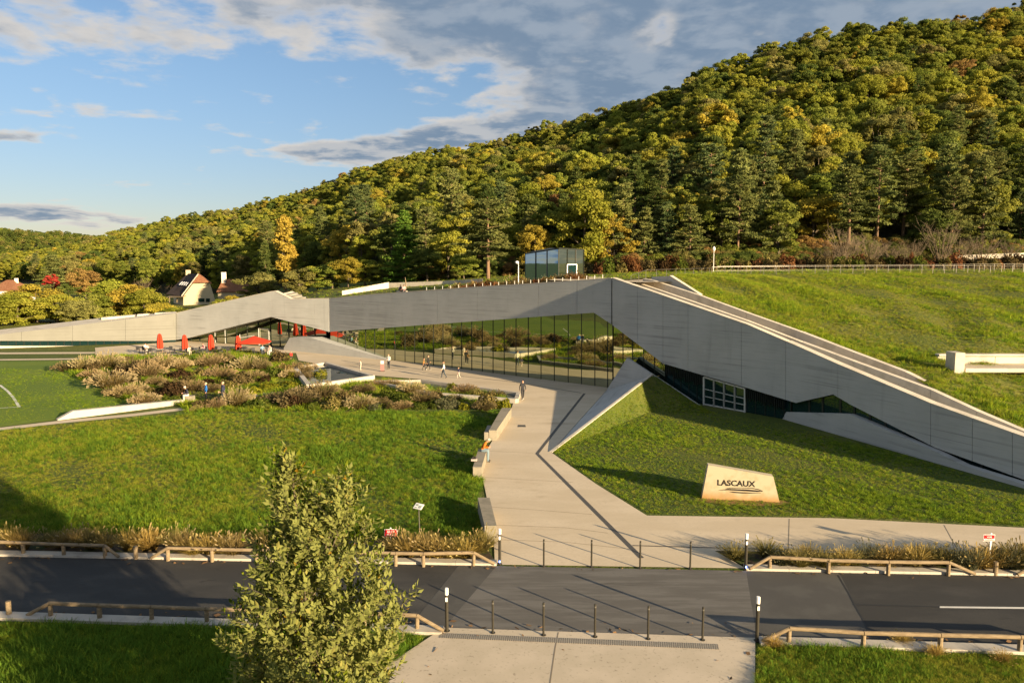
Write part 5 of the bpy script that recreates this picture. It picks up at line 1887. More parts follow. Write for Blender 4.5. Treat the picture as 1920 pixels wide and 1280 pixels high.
# ------------------------------------------------------------------ the tree in front
def leafy_tree(base, seed, lobes, h_low, leaf_len, n_twig, mats, trunk_top, label, name='whitebeam_tree', trunk_r=.11):
    r = np.random.default_rng(seed)
    o = empty(name, base, label, 'tree')
    C, U, W, T = [], [], [], []
    tw = []
    wts = np.array([q[5] for q in lobes], float)
    wts /= wts.sum()
    for k in range(n_twig):
        cxx, cyy, cz, rr, hh, _ = lobes[r.choice(len(lobes), p=wts)]
        dv = r.normal(size=3)
        dv /= np.linalg.norm(dv)
        s = r.uniform(.35, 1.0) ** .5
        wob = 1 + .22 * math.sin(dv[0] * 6 + seed) * math.cos(dv[2] * 5)
        p = np.array([cxx + dv[0] * rr * s * wob, cyy + dv[1] * rr * s * wob, cz + dv[2] * hh * s])
        out_ = np.array([dv[0], dv[1], 0]) * .55 + np.array([0, 0, .8]) + r.normal(size=3) * .25
        out_ /= np.linalg.norm(out_)
        L = r.uniform(.28, .6)
        tw.append((p, p + out_ * L))
        m = r.integers(9, 15)
        for j in range(m):
            f = (j + .5) / m
            q = p + out_ * L * f
            ang = j * 2.4 + r.uniform(-.4, .4)
            sd = np.cross(out_, [math.cos(ang), math.sin(ang), .3])
            sd /= max(np.linalg.norm(sd), 1e-6)
            dirv = sd * .8 + out_ * (.35 + .6 * f) + r.normal(size=3) * .12
            dirv /= np.linalg.norm(dirv)
            ll = leaf_len * r.uniform(.7, 1.25)
            nn = np.cross(dirv, np.cross(out_, dirv) + 1e-6)
            wv = np.cross(dirv, nn)
            wv /= max(np.linalg.norm(wv), 1e-6)
            C.append(q + dirv * ll * .5)
            U.append(dirv * ll * .5)
            W.append(wv * ll * .24)
            T.append(r.uniform(0, .92) if r.random() > .05 else 1.0)
    C, U, W = np.array(C), np.array(U), np.array(W)
    Nn = unit(np.cross(U, W)) * np.linalg.norm(W, axis=1, keepdims=True) * .35
    n = len(C)
    # a leaf: two halves folded along the midrib, pointed at both ends
    V = np.stack([C - U, C - U * .15 + W + Nn, C + U, C - U * .15 - W + Nn], 1).reshape(-1, 3)
    Q = np.concatenate([np.arange(n * 4).reshape(-1, 4)[:, [0, 2, 1]], np.arange(n * 4).reshape(-1, 4)[:, [0, 3, 2]]])
    me = np_mesh('foliage', V, Q, mats[0], attrs={'tone': np.repeat(np.array(T), 4)})
    link(bpy.data.objects.new('foliage', me), o)
    parts = []
    tp_ = np.array(trunk_top)
    pts_ = [np.array([0, 0, -.2]), np.array([.05, 0, 1.2]), tp_ * .5 + np.array([.1, .05, 0]), tp_]
    parts.append(tube_np([tuple(p) for p in pts_], [trunk_r * 1.3, trunk_r, trunk_r * .6, .012], 8))
    for k in range(34):
        p, e = tw[r.integers(len(tw))]
        z0 = min(max(p[2] * .62, .8), tp_[2] * .9)
        f = z0 / tp_[2]
        s0 = tp_ * f
        parts.append(tube_np([tuple(s0), tuple(s0 * .5 + p * .5 + np.array([0, 0, -.1])), tuple(p)], [.04, .025, .008], 5))
    for p, e in tw[::2]:
        parts.append(tube_np([tuple(p), tuple(e)], [.008, .003], 3))
    tV, tQ = merge(parts)
    link(bpy.data.objects.new('trunk', np_mesh('trunk', tV, tQ, mats[1])), o)
    return o


LEAF_FG = foliage('whitebeam leaves', (0.042, 0.074, 0.005), (0.200, 0.235, 0.018), (0.50, 0.30, 0.03), trans=.42, objvar=0.0, back=(0.275, 0.290, 0.090))
tb = Vector((-4.7, 17.0, 0))
lob = [(-.55, 0, 7.05, .16, .42, .30), (-.52, 0, 6.5, .30, .7, .60), (-.35, 0, 5.7, .55, .8, .9), (.62, .1, 6.15, .42, .65, .7), (.35, 0, 5.2, 1.05, .9, 1.5), (-.35, 0, 4.9, .95, .9, 1.2), (.25, 0, 4.0, 1.65, 1.1, 2.6), (-.8, -.1, 3.4, 1.3, 1.0, 1.9), (1.0, .1, 3.2, 1.25, 1.0, 1.9),
       (.0, 0, 2.5, 1.75, 1.1, 2.8), (-1.0, 0, 1.9, .9, .7, 1.2), (.9, 0, 1.7, .95, .8, 1.2), (.1, 0, 1.2, 1.5, .8, 1.4)]
leafy_tree(tb, 5, lob, .8, .165, 1700, (LEAF_FG, M['bark']), (-.45, 0, 7.2), 'leafy tree with pale undersided leaves in front of the road')
# its neighbour, just below the frame, shades the verge
leafy_tree(Vector((-3.4, 12.6, 0)), 8, [(0, 0, 2.4, 1.7, 1.3, 2), (.3, .2, 3.2, 1.2, .8, 1), (-1.2, 0, 1.7, 1.4, 1.0, 1.5), (1.2, -.3, 1.6, 1.3, .9, 1.3)], .6, .15, 900, (LEAF_FG, M['bark']), (0, 0, 3.6),
           'bushy pale leaved tree at the foot of the near verge')
leafy_tree(Vector((.4, 12.2, 0)), 9, [(0, 0, 2.0, 1.5, 1.2, 2), (.8, .2, 1.5, 1.2, .9, 1), (-1.1, 0, 1.5, 1.2, .9, 1.2)], .5, .15, 700, (LEAF_FG, M['bark']), (0, 0, 2.9),
           'low pale leaved bush beside the near path')
# ------------------------------------------------------------------ bollards and bollard lamps
bol = []
for px, py, wh in [(1019.6, 1061, 'far'), (1109, 1062, 'far'), (1200, 1064.5, 'far'), (1294, 1065.5, 'far'), (924, 1185.5, 'near'), (1019, 1190, 'near'), (1115.4, 1193, 'near'), (1215, 1197, 'near'), (1317, 1199, 'near')]:
    if not bol:
        o = empty('bollard', (0, 0, 0), None, 'bollard', 'steel bollards at the crossing')
        MB().tube([(0, 0, -.1), (0, 0, 1.09), (0, 0, 1.10)], [.036, .036, .030], 12).build('post', M['bollard'], o)
        MB().tube([(0, 0, .0), (0, 0, .012)], .085, 12).build('base_plate', M['bollard'], o)
        MB().tube([(0, 0, .98), (0, 0, 1.03)], .0375, 12).build('band', M['steel'], o)
        src = o
    else:
        o = copy_tree(src)
    o.location = gz(px, py, .03)
    bol.append((o, px, f'slim dark bollard of the {wh} row', f'slim dark bollards of the {wh} row'))
rank_labels(bol)
lamps = []
for px, py, lab_ in [(838, 1182, 'white topped bollard lamp left of the near bollards with a sticker on it'), (1419, 1200, 'white topped bollard lamp right of the near bollards'),
                     (937, 1057, 'white topped bollard lamp at the corner by the last concrete bench'), (1398, 1067, 'white topped bollard lamp beside the grass tufts on the right')]:
    if not lamps:
        o = empty('bollard_lamp', (0, 0, 0), lab_, 'bollard lamp', 'bollard lamps at the crossing')
        MB().tube([(0, 0, -.1), (0, 0, 1.22)], .058, 14).build('post', M['bollard'], o)
        MB().tube([(0, 0, 1.22), (0, 0, 1.235)], .061, 14).build('collar', M['steel'], o)
        MB().tube([(0, 0, 1.235), (0, 0, 1.44), (0, 0, 1.455)], [.060, .060, .05], 14).build('lamp_head', M['lamp_white'], o)
        MB().tube([(0, 0, .0), (0, 0, .014)], .10, 14).build('base_plate', M['bollard'], o)
        src = o
    else:
        o = copy_tree(src)
        o['label'] = lab_
    o.location = gz(px, py, .03)
    if py < 1100:
        MB().tube([(0, -.062, .10), (0, -.062, .16)], .022, 8).build('blue_light', M['led'], o)
    if px == 838:
        MB().prism([(-.035, -.062, 1.02), (.035, -.062, 1.02), (.035, -.062, 1.16), (-.035, -.062, 1.16)], (0, .006, 0)).build('sticker', M['white_sign'], o)
    lamps.append(o)

# ------------------------------------------------------------------ log rails along the road
def log_rail(label, posts, left_slope, right_slope, group='log rails beside the road'):
    P_ = [gz(px, py, .06) for px, py in posts]
    base = P_[0]
    o = empty('log_rail', base, label, 'guard rail', group)
    rr = random.Random(len(posts) + int(posts[0][0]))
    H_ = .47
    for p in P_:
        q = p - base
        MB().tube([q + Vector((0, 0, -.2)), q + Vector((rr.uniform(-.01, .01), 0, H_ - .06))], rr.uniform(.070, .082), 9).build('post', M['wood'], o)
    for a, b in zip(P_, P_[1:]):
        u = (b - a).normalized() * .01
        MB().tube([a - base + Vector((0, 0, H_)) + u, (a + b) / 2 - base + Vector((0, 0, H_ + rr.uniform(-.008, .012))), b - base + Vector((0, 0, H_)) - u], [.066, .069, .064], 9).build('rail', M['wood'], o)
    for slope, p in ((left_slope, P_[0]), (right_slope, P_[-1])):
        if slope:
            e = gz(*slope, .06)
            MB().tube([p - base + Vector((0, 0, H_)), e - base + Vector((0, 0, .03))], .064, 9).build('sloped_rail', M['wood'], o)
    return o


log_rail('weathered log rail at the far left edge of the road', [(-300, 1028), (-210, 1030), (-120, 1032), (-38, 1034), (44, 1038), (120, 1041), (197, 1043)], None, (223, 1045))
log_rail('long weathered log rail on the far side behind the leafy tree', [(315, 1048), (398, 1050), (481, 1052), (564, 1054), (647, 1056), (742, 1058), (794, 1059), (888, 1057)], (283, 1047), (927, 1058))
log_rail('log rail in front of the grass tufts on the far right', [(1443, 1065.5), (1553, 1072), (1665, 1075), (1778, 1076)], (1406, 1067), (1828, 1077))
log_rail('log rail beyond the loose post at the right edge', [(1945, 1077), (2040, 1080)], (1908, 1078), None)
log_rail('near log rail on the right with its end sloping to the lamp', [(1479, 1204), (1618, 1213), (1762, 1217), (1911, 1221), (2060, 1226)], (1429, 1203), None)
log_rail('near log rail on the left running behind the leafy tree', [(95, 1155), (187, 1159), (285, 1162), (388, 1166), (487, 1169), (585, 1172), (684, 1175), (782, 1179)], (51, 1154), (832, 1184))
log_rail('near log rail ending at the left edge', [(-200, 1143), (-80, 1147)], None, (-20, 1150))
for px, py, lab_ in ((255, 1045, 'loose log post between two far log rails on the left'), (1866, 1075, 'loose log post beside the white sign pole'), (17, 1152, 'loose log post on the near left kerb')):
    p = gz(px, py, .06)
    o = MB().tube([(0, 0, -.2), (0, 0, .48)], .085, 10).build('log_post', M['wood'])
    o.location = p
    tag(o, lab_, 'post', 'loose log posts')

# ------------------------------------------------------------------ concrete benches
def bench(label, near, far, h, top_far_in=0.0, block=None):
    """NEAR, FAR: the two ground pixels of the short ends (left, right)"""
    a, b_ = gz(*near[0]), gz(*near[1])
    c_, d_ = gz(*far[1]), gz(*far[0])
    o = empty('concrete_bench', a, label, 'bench', 'concrete benches along the plaza')
    P_ = [p - a for p in (a, b_, c_, d_)]
    z0, z1 = Vector((0, 0, -.1)), Vector((0, 0, h - .06))
    MB().prism([p + z0 for p in P_], z1 - z0).build('body', M['stone_bench'], o)
    cen_ = sum(P_, Vector()) / 4
    MB().prism([cen_ + (p - cen_) * 1.012 + Vector((0, 0, h - .055)) for p in P_], (0, 0, .06)).build('seat_slab', M['stone_bench'], o)
    if block:
        q = [gz(*p) - a for p in block]
        MB().prism([p + z0 for p in q], (0, 0, h - .05)).build('end_block', M['stone_bench'], o)
    return o


bench('long concrete bench farthest up the plaza by the garden', [(917, 826), (931, 826)], [(941, 782), (959, 782)], .72, block=[(908, 826), (916, 826), (921, 812), (914, 812)])
bench('concrete bench the person in the orange jacket sits on', [(887, 897), (903, 897)], [(897, 862), (913, 862)], .66)
bench('concrete bench nearest the bollard lamp', [(909, 1015), (931, 1015)], [(896, 960), (918, 960)], .72)

# ------------------------------------------------------------------ lettering
def text_mesh(body, size, ext, off=0.0):
    c = bpy.data.curves.new('text', 'FONT')
    c.body = body
    c.size = size
    c.align_x = 'CENTER'
    c.align_y = 'CENTER'
    c.extrude = ext
    c.offset = off
    c.resolution_u = 3
    o = bpy.data.objects.new('text', c)
    COL.objects.link(o)
    dg = bpy.context.evaluated_depsgraph_get()
    me = bpy.data.meshes.new_from_object(o.evaluated_get(dg))
    bpy.data.objects.remove(o)
    bpy.data.curves.remove(c)
    return me


def put_text(name, body, centre, right, upv, width, height, mat, parent, ext=.008, off=0.0):
    """letters of WIDTH x HEIGHT on the plane spanned by RIGHT and UPV"""
    me = text_mesh(body, 1.0, 1.0, off)
    co = np.array([v.co for v in me.vertices])
    lo, hi = co.min(0), co.max(0)
    nrm_ = right.cross(upv).normalized()
    for v in me.vertices:
        x = ((v.co.x - lo[0]) / (hi[0] - lo[0]) - .5) * width
        y = ((v.co.y - lo[1]) / (hi[1] - lo[1]) - .5) * height
        v.co = centre + right * x + upv * y + nrm_ * (v.co.z * ext)
    me.materials.clear()
    me.materials.append(mat)
    o = bpy.data.objects.new(name, me)
    return link(o, parent)


# LASCAUX stone on the lawn
s0, s1 = gz(1315, 935.5), gz(1463, 942)
pL = lambda x, y: on_wall(x, y, s0, s1)
stone = empty('name_stone', s0, 'sand coloured monolith on the lawn lettered LASCAUX over brush strokes', 'sign')
nL = wall_normal(s0, s1)
out_l = [pL(1328, 871.5), pL(1450, 893), pL(1463, 942), pL(1315, 935.5)]
m_, t_, b_, o_ = new_mat('name_stone_concrete')
pz_ = t_.n('ShaderNodeSeparateXYZ')
p_ = position(t_)
t_.l(p_, pz_.inputs[0])
hgt_ = t_.math('ADD', pz_.outputs[2], t_.math('MULTIPLY', t_.noise(p_, 1.6, 4), .7))
c_ = t_.mix(t_.ramp(hgt_, .35, .95), (0.31, 0.18, 0.065), (0.39, 0.345, 0.245))
c_ = t_.mix(t_.ramp(t_.noise(p_, 2.2, 5), .45, .75, 0, .5), c_, (0.30, 0.215, 0.115))
t_.l(c_, b_.inputs['Base Color'])
b_.inputs['Roughness'].default_value = .85
M['stone'] = m_
body = MB().prism([p - s0 for p in out_l[:2]] + [out_l[2] - s0 - Vector((0, 0, .1)), out_l[3] - s0 - Vector((0, 0, .1))], nL * .45)
body.build('slab', M['stone'], stone)
rL = (s1 - s0).normalized()
upL = Vector((0, 0, 1))
ctr = pL(1380.7, 905.5) - s0 - nL * .004
# letters are set parallel to the ground line, like the stone's base
wid = (pL(1416, 910) - pL(1345, 902)).length
put_text('lettering', 'LASCAUX', ctr, rL, upL, wid, .30, M['black_letter'], stone, .01, .024)


def stroke(pts, parent):
    """brush stroke: tapered ribbon lying on the stone's face; PTS: photo x, y, half width in metres"""
    Lp, Rp = [], []
    for x, y, h_ in pts:
        q = pL(x, y) - s0 - nL * .012
        Lp.append(q + upL * h_)
        Rp.append(q - upL * h_)
    MB().prism(Lp + Rp[::-1], nL * .02).build('brush_stroke', M['black_letter'], parent)


stroke([(1347, 918.5, .004), (1358, 917.6, .02), (1365, 917.0, .035), (1380, 917.8, .04), (1400, 918.6, .045), (1420, 920.2, .04), (1430, 920.6, .008)], stone)
stroke([(1361, 915.2, .004), (1368, 914.3, .018), (1390, 914.2, .014), (1410, 914.6, .016), (1422, 917.0, .02), (1430, 920.0, .006)], stone)
stroke([(1367, 921.0, .006), (1376, 922.3, .028), (1392, 923.3, .03), (1410, 923.6, .018), (1427, 923.8, .005)], stone)
sheet('bare_soil', [gz(1300, 937), gz(1340, 934), gz(1470, 938), gz(1482, 944), gz(1440, 949), gz(1350, 945)], noisy('ochre_soil', [(0.26, 0.155, 0.06), ((0.12, 0.10, 0.03), 3.0, .5, .7)], .95, .5, 8.0), .02)

# red roadside signs
def red_sign(label, px, py_base, z_lo, z_hi, wpx, py_mid, lines, band):
    g = gz(px, py_base)
    o = empty('red_sign', g, label, 'sign', 'red roadside signs')
    c = at(px, py_mid, g.y - .05) - g
    W_ = wpx * g.y / 1400
    H_ = W_ * .60
    MB().beam((0, 0, -.2), (0, 0, c.z + H_ * .65), .055, .055, (0, 1, 0)).build('pole', M['white_sign'], o)
    MB().box(c + Vector((0, -.012, 0)), (W_, .02, H_)).build('border', M['white_sign'], o)
    MB().box(c + Vector((0, -.020, 0)), (W_ * .93, .02, H_ * .88)).build('panel', M['red_sign'], o)
    for k, (tx, zz, ww, hh) in enumerate(lines):
        put_text('lettering', tx, c + Vector((0, -.032, zz * H_)), Vector((1, 0, 0)), Vector((0, 0, 1)), ww * W_, hh * H_, M['white_sign'], o, .003, .012)
    if band:
        MB().box(c + Vector((0, -.029, -.22 * H_)), (W_ * .93, .01, H_ * .22)).build('band', M['white_sign'], o)
        put_text('lettering', band, c + Vector((0, -.036, -.22 * H_)), Vector((1, 0, 0)), Vector((0, 0, 1)), .74 * W_, .13 * H_, M['red_sign'], o, .002, .006)
    return o


red_sign('small red sign with two lines of white lettering by the leafy tree', 733, 1026, 0, 0, 25, 998.5, [('BOUCHE', .17, .56, .25), ('INCENDIE', -.17, .66, .25)], None)
red_sign('small red sign on a white pole among the right hand grass tufts', 1854, 1062, 0, 0, 22, 1007.5, [('VOIE', .16, .42, .22)], 'POMPIERS')
# information panel on the lawn
g = gz(787, 996)
o = empty('information_panel', g, 'tilted pale information panel on a thin post on the lawn', 'sign')
c = at(785, 950, g.y) - g
MB().tube([(0, 0, -.2), (c.x, 0, c.z - .02)], .022, 8).build('post', M['steel'], o)
tilt = Matrix.Rotation(R(-38), 3, 'X') @ Matrix.Rotation(R(0), 3, 'Z')
Mz = Matrix.Rotation(R(-32), 3, 'Z') @ Matrix.Rotation(R(-35), 3, 'X').inverted()
MB().box(c + Vector((0, 0, .03)), (.44, .30, .025), Mz).build('panel', M['white_sign'], o)
nz = Mz @ Vector((0, 0, 1))
for dx, dy, sx, sy in ((-.10, .05, .14, .10), (.09, -.03, .16, .14), (-.10, -.09, .14, .05)):
    MB().box(c + Vector((0, 0, .03)) + Mz @ Vector((dx, dy, .015)), (sx, sy, .006), Mz).build('picture', plain('panel print', (.30, .33, .30), .5), o)

# banner stand on the plaza
g = gz(717, 696, .03)
o = empty('banner_stand', g, 'slim upright banner stand with pale and red print on the plaza', 'banner')
MB().box((0, 0, .62), (.42, .04, 1.18)).build('board', plain('banner print', (.30, .16, .15), .5), o)
MB().box((0, -.024, 1.0), (.36, .008, .34)).build('picture', plain('banner picture', (.55, .58, .60), .5), o)
MB().box((0, 0, .03), (.48, .32, .05)).build('foot', M['bollard'], o)

# ------------------------------------------------------------------ roof railings and lamps
def railing(label, pts, step, h, rail=True):
    base = pts[0]
    o = empty('railing', base, label, 'railing', 'railings on the plateau')
    acc = []
    for a, b in zip(pts, pts[1:]):
        n = max(1, round((b - a).length / step))
        acc += [a.lerp(b, k / n) for k in range(n)]
    acc.append(pts[-1])
    for p in acc:
        MB().beam(p - base - Vector((0, 0, .15)), p - base + Vector((0, 0, h)), .038, .038, (0, 1, 0)).build('post', M['steel'], o)
    if rail:
        for a, b in zip(pts, pts[1:]):
            MB().beam(a - base + Vector((0, 0, h)), b - base + Vector((0, 0, h)), .03, .03).build('handrail', M['steel'], o)
            for f in (.5,):
                MB().beam(a - base + Vector((0, 0, h * f)), b - base + Vector((0, 0, h * f)), .012, .012).build('wire', M['steel'], o)
    return o


edge = [ter_pt(px, ter_params(px)[0] + .4, .05) for px in (1335, 1480, 1600, 1750, 1920, 2100)]
railing('front row of thin posts and wires along the grass edge of the plateau', edge, 2.0, 1.0)
edge2 = [ter_pt(px, ter_params(px)[0] + 4.2, .05) for px in (1345, 1480, 1600, 1750, 1920, 2100)]
railing('second row of thin posts set back from the plateau edge', edge2, 2.0, 1.0)
hr = [wing(1183, 531, 1.2), at(1211, 518, 75), at(1330, 519, 90)]
hr = [Vector((p.x, p.y, z)) for p, z in zip(hr, (9.75, 10.2, 10.25))]
railing('handrail climbing the head of the stair beside the pavilion', hr, 2.6, .95)
roofp = []
for px in range(800, 1140, 15):
    p = on_wall(px, lerp_poly(TOP_C, px), F1, F3, .35)
    roofp.append(p)
o = empty('post_row', roofp[0], 'row of short pale posts along the top of the facade', 'posts')
for p in roofp:
    MB().beam(p - roofp[0] - Vector((0, 0, .1)), p - roofp[0] + Vector((0, 0, .42)), .06, .06, (0, 1, 0)).build('post', M['frame_white'], o)
for px, yb, yt, d, lab_, flip in ((972, 524, 491, 84, 'roof lamp post left of the glass pavilion', -1), (1338, 507, 466, 104, 'tall lamp post behind the plateau railing', 1)):
    p = ter_pt(px, d, 0)
    top = at(px, yt, d).z
    o = empty('lamp_post', p, lab_, 'lamp post', 'lamp posts on the roof')
    MB().tube([(0, 0, -.1), (0, 0, top - p.z)], [.055, .04], 8).build('pole', M['frame_white'], o)
    MB().ball((flip * .16 * (flip < 0) * 1.0, 0, top - p.z - .05), (.20, .20, .16 if flip < 0 else .34), 10, 8).build('lamp_head', M['lamp_white'], o)
p = ter_pt(759, 101, 0)
o = MB().tube([(0, 0, -.2), (.1, 0, 1.2), (0, .1, 2.0)], [.10, .08, .03], 7).build('wooden_stake', M['wood'])
o.location = p
tag(o, 'bare upright wooden stake on the roof beside two seated people', 'stake')

# ------------------------------------------------------------------ cafe terrace
def closed_umbrella(px, py, ytop):
    g = gz(px, py, .03)
    h = at(px, ytop, g.y).z
    o = empty('parasol', g, None, 'parasol', 'red parasols of the cafe')
    MB().tube([(0, 0, 0), (0, 0, h + .05)], .035, 8).build('pole', M['steel'], o)
    MB().box((0, 0, .04), (.7, .7, .08)).build('base', M['bollard'], o)
    b = MB()
    n = 16
    rings = [(.35, .30), (.55, .37), (1.0, .36), (1.6, .31), (h - .15, .22), (h, .10)]
    for z, rr in rings:
        for j in range(n):
            a = 2 * math.pi * j / n
            q = rr * (1.12 if j % 2 else .80)
            b.v.append((q * math.cos(a), q * math.sin(a), z))
    for i in range(len(rings) - 1):
        for j in range(n):
            b.f.append((i * n + j, i * n + (j + 1) % n, (i + 1) * n + (j + 1) % n, (i + 1) * n + j))
            b.m.append(0)
    b.f.append(tuple((len(rings) - 1) * n + j for j in range(n)))
    b.m.append(0)
    b.build('canopy', M['umbrella'], o)
    return o


pars = []
for px, py, yt in ((300.5, 658, 626), (347, 660, 628), (396, 660, 628), (447, 661, 630)):
    pars.append((closed_umbrella(px, py, yt), px, 'closed red parasol on the cafe terrace', 'closed red parasols on the cafe terrace'))
rank_labels(pars)
g = gz(478, 660, .03)
zt_, ze = at(478, 630, g.y).z, at(478, 641, g.y).z
o = empty('parasol', g, 'open red cantilever parasol on the cafe terrace', 'parasol', 'red parasols of the cafe')
ra = 25 * g.y / 1400
rim = [Vector((ra * sx, ra * sy, ze)) for sx, sy in ((-1, -.8), (0, -.9), (1, -.8), (1.1, 0), (1, .8), (0, .9), (-1, .8), (-1.1, 0))]
b = MB()
b.add(rim + [p - Vector((0, 0, .14)) for p in rim] + [Vector((0, 0, zt_))], [(k, (k + 1) % 8, 16) for k in range(8)] + [(k, (k + 1) % 8, 8 + (k + 1) % 8, 8 + k) for k in range(8)])
b.build('canopy', M['umbrella'], o, fix=False)
MB().tube([(-ra * 1.1, 0, 0), (-ra * 1.1, 0, zt_ + .2)], .05, 8).build('pole', M['frame_white'], o)
MB().tube([(-ra * 1.1, 0, zt_ - .25), (0, 0, zt_ + .05)], .035, 8).build('arm', M['frame_white'], o)
for p in rim:
    MB().tube([(0, 0, zt_ - .03), p - Vector((0, 0, .03))], .012, 4).build('rib', M['steel'], o)
ch = []
furn = plain('terrace furniture', (.05, .05, .052), .5)
tbl_src = ch_src = None
RF_ = random.Random(8)
for k, (px, py) in enumerate([(262, 661), (286, 664), (318, 662), (335, 666), (368, 663), (382, 666), (410, 661), (425, 664), (458, 662), (470, 664), (500, 663)]):
    g = gz(px, py, .03)
    if tbl_src is None:
        o = empty('cafe_table', g, None, 'table', 'cafe tables')
        MB().tube([(0, 0, .70), (0, 0, .735)], .42, 14).build('table_top', furn, o)
        MB().tube([(0, 0, 0), (0, 0, .70)], .035, 8).build('leg', furn, o)
        MB().tube([(0, 0, 0), (0, 0, .03)], .25, 10).build('foot', furn, o)
        tbl_src = o
    else:
        o = copy_tree(tbl_src)
        o.location = g
    ch.append((o, px, 'small dark round cafe table on the terrace', 'small dark round cafe tables on the terrace'))
    for s in range(2):
        a = RF_.uniform(0, 6.28)
        loc = g + Vector((math.cos(a) * .75, math.sin(a) * .6, 0)) * (1 if s else -1)
        if ch_src is None:
            q = empty('cafe_chair', loc, None, 'chair', 'cafe chairs')
            MB().box((0, 0, .45), (.44, .44, .04)).build('seat', furn, q)
            MB().box((0, .21, .68), (.44, .03, .40)).build('backrest', furn, q)
            for sx in (-.19, .19):
                for sy in (-.19, .19):
                    MB().tube([(sx, sy, 0), (sx, sy, .44)], .014, 5).build('leg', furn, q)
            ch_src = q
        else:
            q = copy_tree(ch_src)
        q.location = loc
        q.rotation_euler.z = a + (1.57 if s else -1.57)
        ch.append((q, to_px(loc)[0], 'dark cafe chair on the terrace', 'dark cafe chairs on the terrace'))
rank_labels(ch)

# ------------------------------------------------------------------ houses
def house(name, label, px0, px1, d, depth, z0, he, hr_, ridge_along, wall_m, roof_m, gable_m=None, hip=0.0):
    x0, x1 = (px0 - CX) / 1408 * d, (px1 - CX) / 1408 * d
    o = empty(name, ((x0 + x1) / 2, d, z0), label, 'house')
    w2, h2 = (x1 - x0) / 2, depth / 2
    wl = MB()
    if ridge_along == 'y':
        for sy in (0, depth):
            wl.add([(-w2, sy, -1), (w2, sy, -1), (w2, sy, he), (0, sy, hr_), (-w2, sy, he)], [(0, 1, 2, 3, 4)])
        for sx in (-w2, w2):
            wl.add([(sx, 0, -1), (sx, depth, -1), (sx, depth, he), (sx, 0, he)], [(0, 1, 2, 3)])
        rf_ = []
        for s in (-1, 1):
            rf_.append(MB().prism([(0, -.3, hr_ + .12), (s * (w2 + .4), -.3, he - .25), (s * (w2 + .4), depth + .3, he - .25), (0, depth + .3, hr_ + .12)], (0, 0, -.16)))
    else:
        for sx in (-w2, w2):
            k = hip * (1 if sx > 0 else -1)
            wl.add([(sx, 0, -1), (sx, depth, -1), (sx, depth, he), (sx, h2, hr_ if not hip else he), (sx, 0, he)], [(0, 1, 2, 3, 4)])
        for sy in (0, depth):
            wl.add([(-w2, sy, -1), (w2, sy, -1), (w2, sy, he), (-w2, sy, he)], [(0, 1, 2, 3)])
        rf_ = []
        for sy in (-.3, depth + .3):
            rf_.append(MB().prism([(-w2 + hip, h2, hr_ + .1), (w2 - hip, h2, hr_ + .1), (w2 + .3, sy, he - .15), (-w2 - .3, sy, he - .15)], (0, 0, -.14)))
        if hip:
            for s in (-1, 1):
                rf_.append(MB().prism([(s * (w2 - hip), h2, hr_ + .1), (s * (w2 + .3), -.3, he - .15), (s * (w2 + .3), depth + .3, he - .15)], (0, 0, -.14)))
    wl.build('wall', wall_m, o)
    roofs = [q.build('roof', roof_m, o) for q in rf_]
    return o, roofs


cream = plain('cream_render', (.58, .49, .33), .9)
whiter = plain('white_render', (.70, .66, .58), .9)
tile_dark = noisy('dark_roof_tiles', [(.045, .032, .028), ((.07, .05, .04), 3.0, .45, .6)], .85, .8, 5.0, (1, 1, 3))
tile_red = noisy('brown_roof_tiles', [(.20, .085, .045), ((.26, .13, .07), 2.0, .45, .6)], .9, .8, 5.0, (1, 1, 3))
# large house: steep dark slope towards the left with roof windows, pale gable facing right
d = 186.0
z0 = 1.8
hp = lambda px, py, dd=d: at(px, py, dd)
o = empty('house', hp(362, 566), 'cream house with a steep dark tiled roof and a row of four roof windows', 'house')
hb = Vector(o.location)
gl, gr, gap_ = hp(343, 565), hp(404, 565), hp(376, 514)
el, er = hp(344, 553), hp(402, 549)
back_ = Vector((-6.5, 9, 0))
hl, hrr = hp(361, 529.5), hp(393, 529)
MB().prism([p - hb for p in (gl - Vector((0, 0, 2)), gr - Vector((0, 0, 2)), gr, hrr, hl, el)], back_).build('wall', cream, o)
ridge0, ridge1 = hp(372, 514), hp(352, 512.5, d + 8)
rfo = MB().prism([ridge1 - hb, ridge0 - hb, hp(341, 555, d - .8) - hb, hp(311, 551, d + 5) - hb], (.1, .25, -.25)).build('roof', tile_dark, o)
MB().prism([ridge0 - hb + Vector((0, 0, .02)), hp(360, 530.5, d - .7) - hb, hp(394, 529.5, d - .7) - hb], (-.3, 1.2, .1)).build('roof', tile_red, o)
MB().prism([ridge0 - hb, ridge1 - hb, hp(396, 530, d + 8) - hb, hp(395, 530, d) - hb], (-.1, .2, -.25)).build('roof', tile_red, o)
A_, B_, C_ = ridge1, ridge0, hp(341, 555, d - .8)
D_ = hp(311, 551, d + 5)
nr = (B_ - A_).cross(D_ - A_).normalized()
nr = nr if nr.y < 0 else -nr
for k in range(4):
    u0 = .24 + k * .155
    q = [A_.lerp(B_, u).lerp(D_.lerp(C_, u), v) for u, v in ((u0, .40), (u0 + .075, .40), (u0 + .075, .55), (u0, .55))]
    MB().prism([p - hb + nr * .02 for p in q], nr * .12).build('roof_window', M['white_sign'], rfo)
MB().beam(B_.lerp(C_, 0) - hb + nr * .05, C_ - hb + nr * .05, .25, .2).build('verge', M['cap'], rfo)
MB().box(hp(353, 512, d + 8) - hb, (.9, .9, 1.6)).build('chimney', cream, rfo)
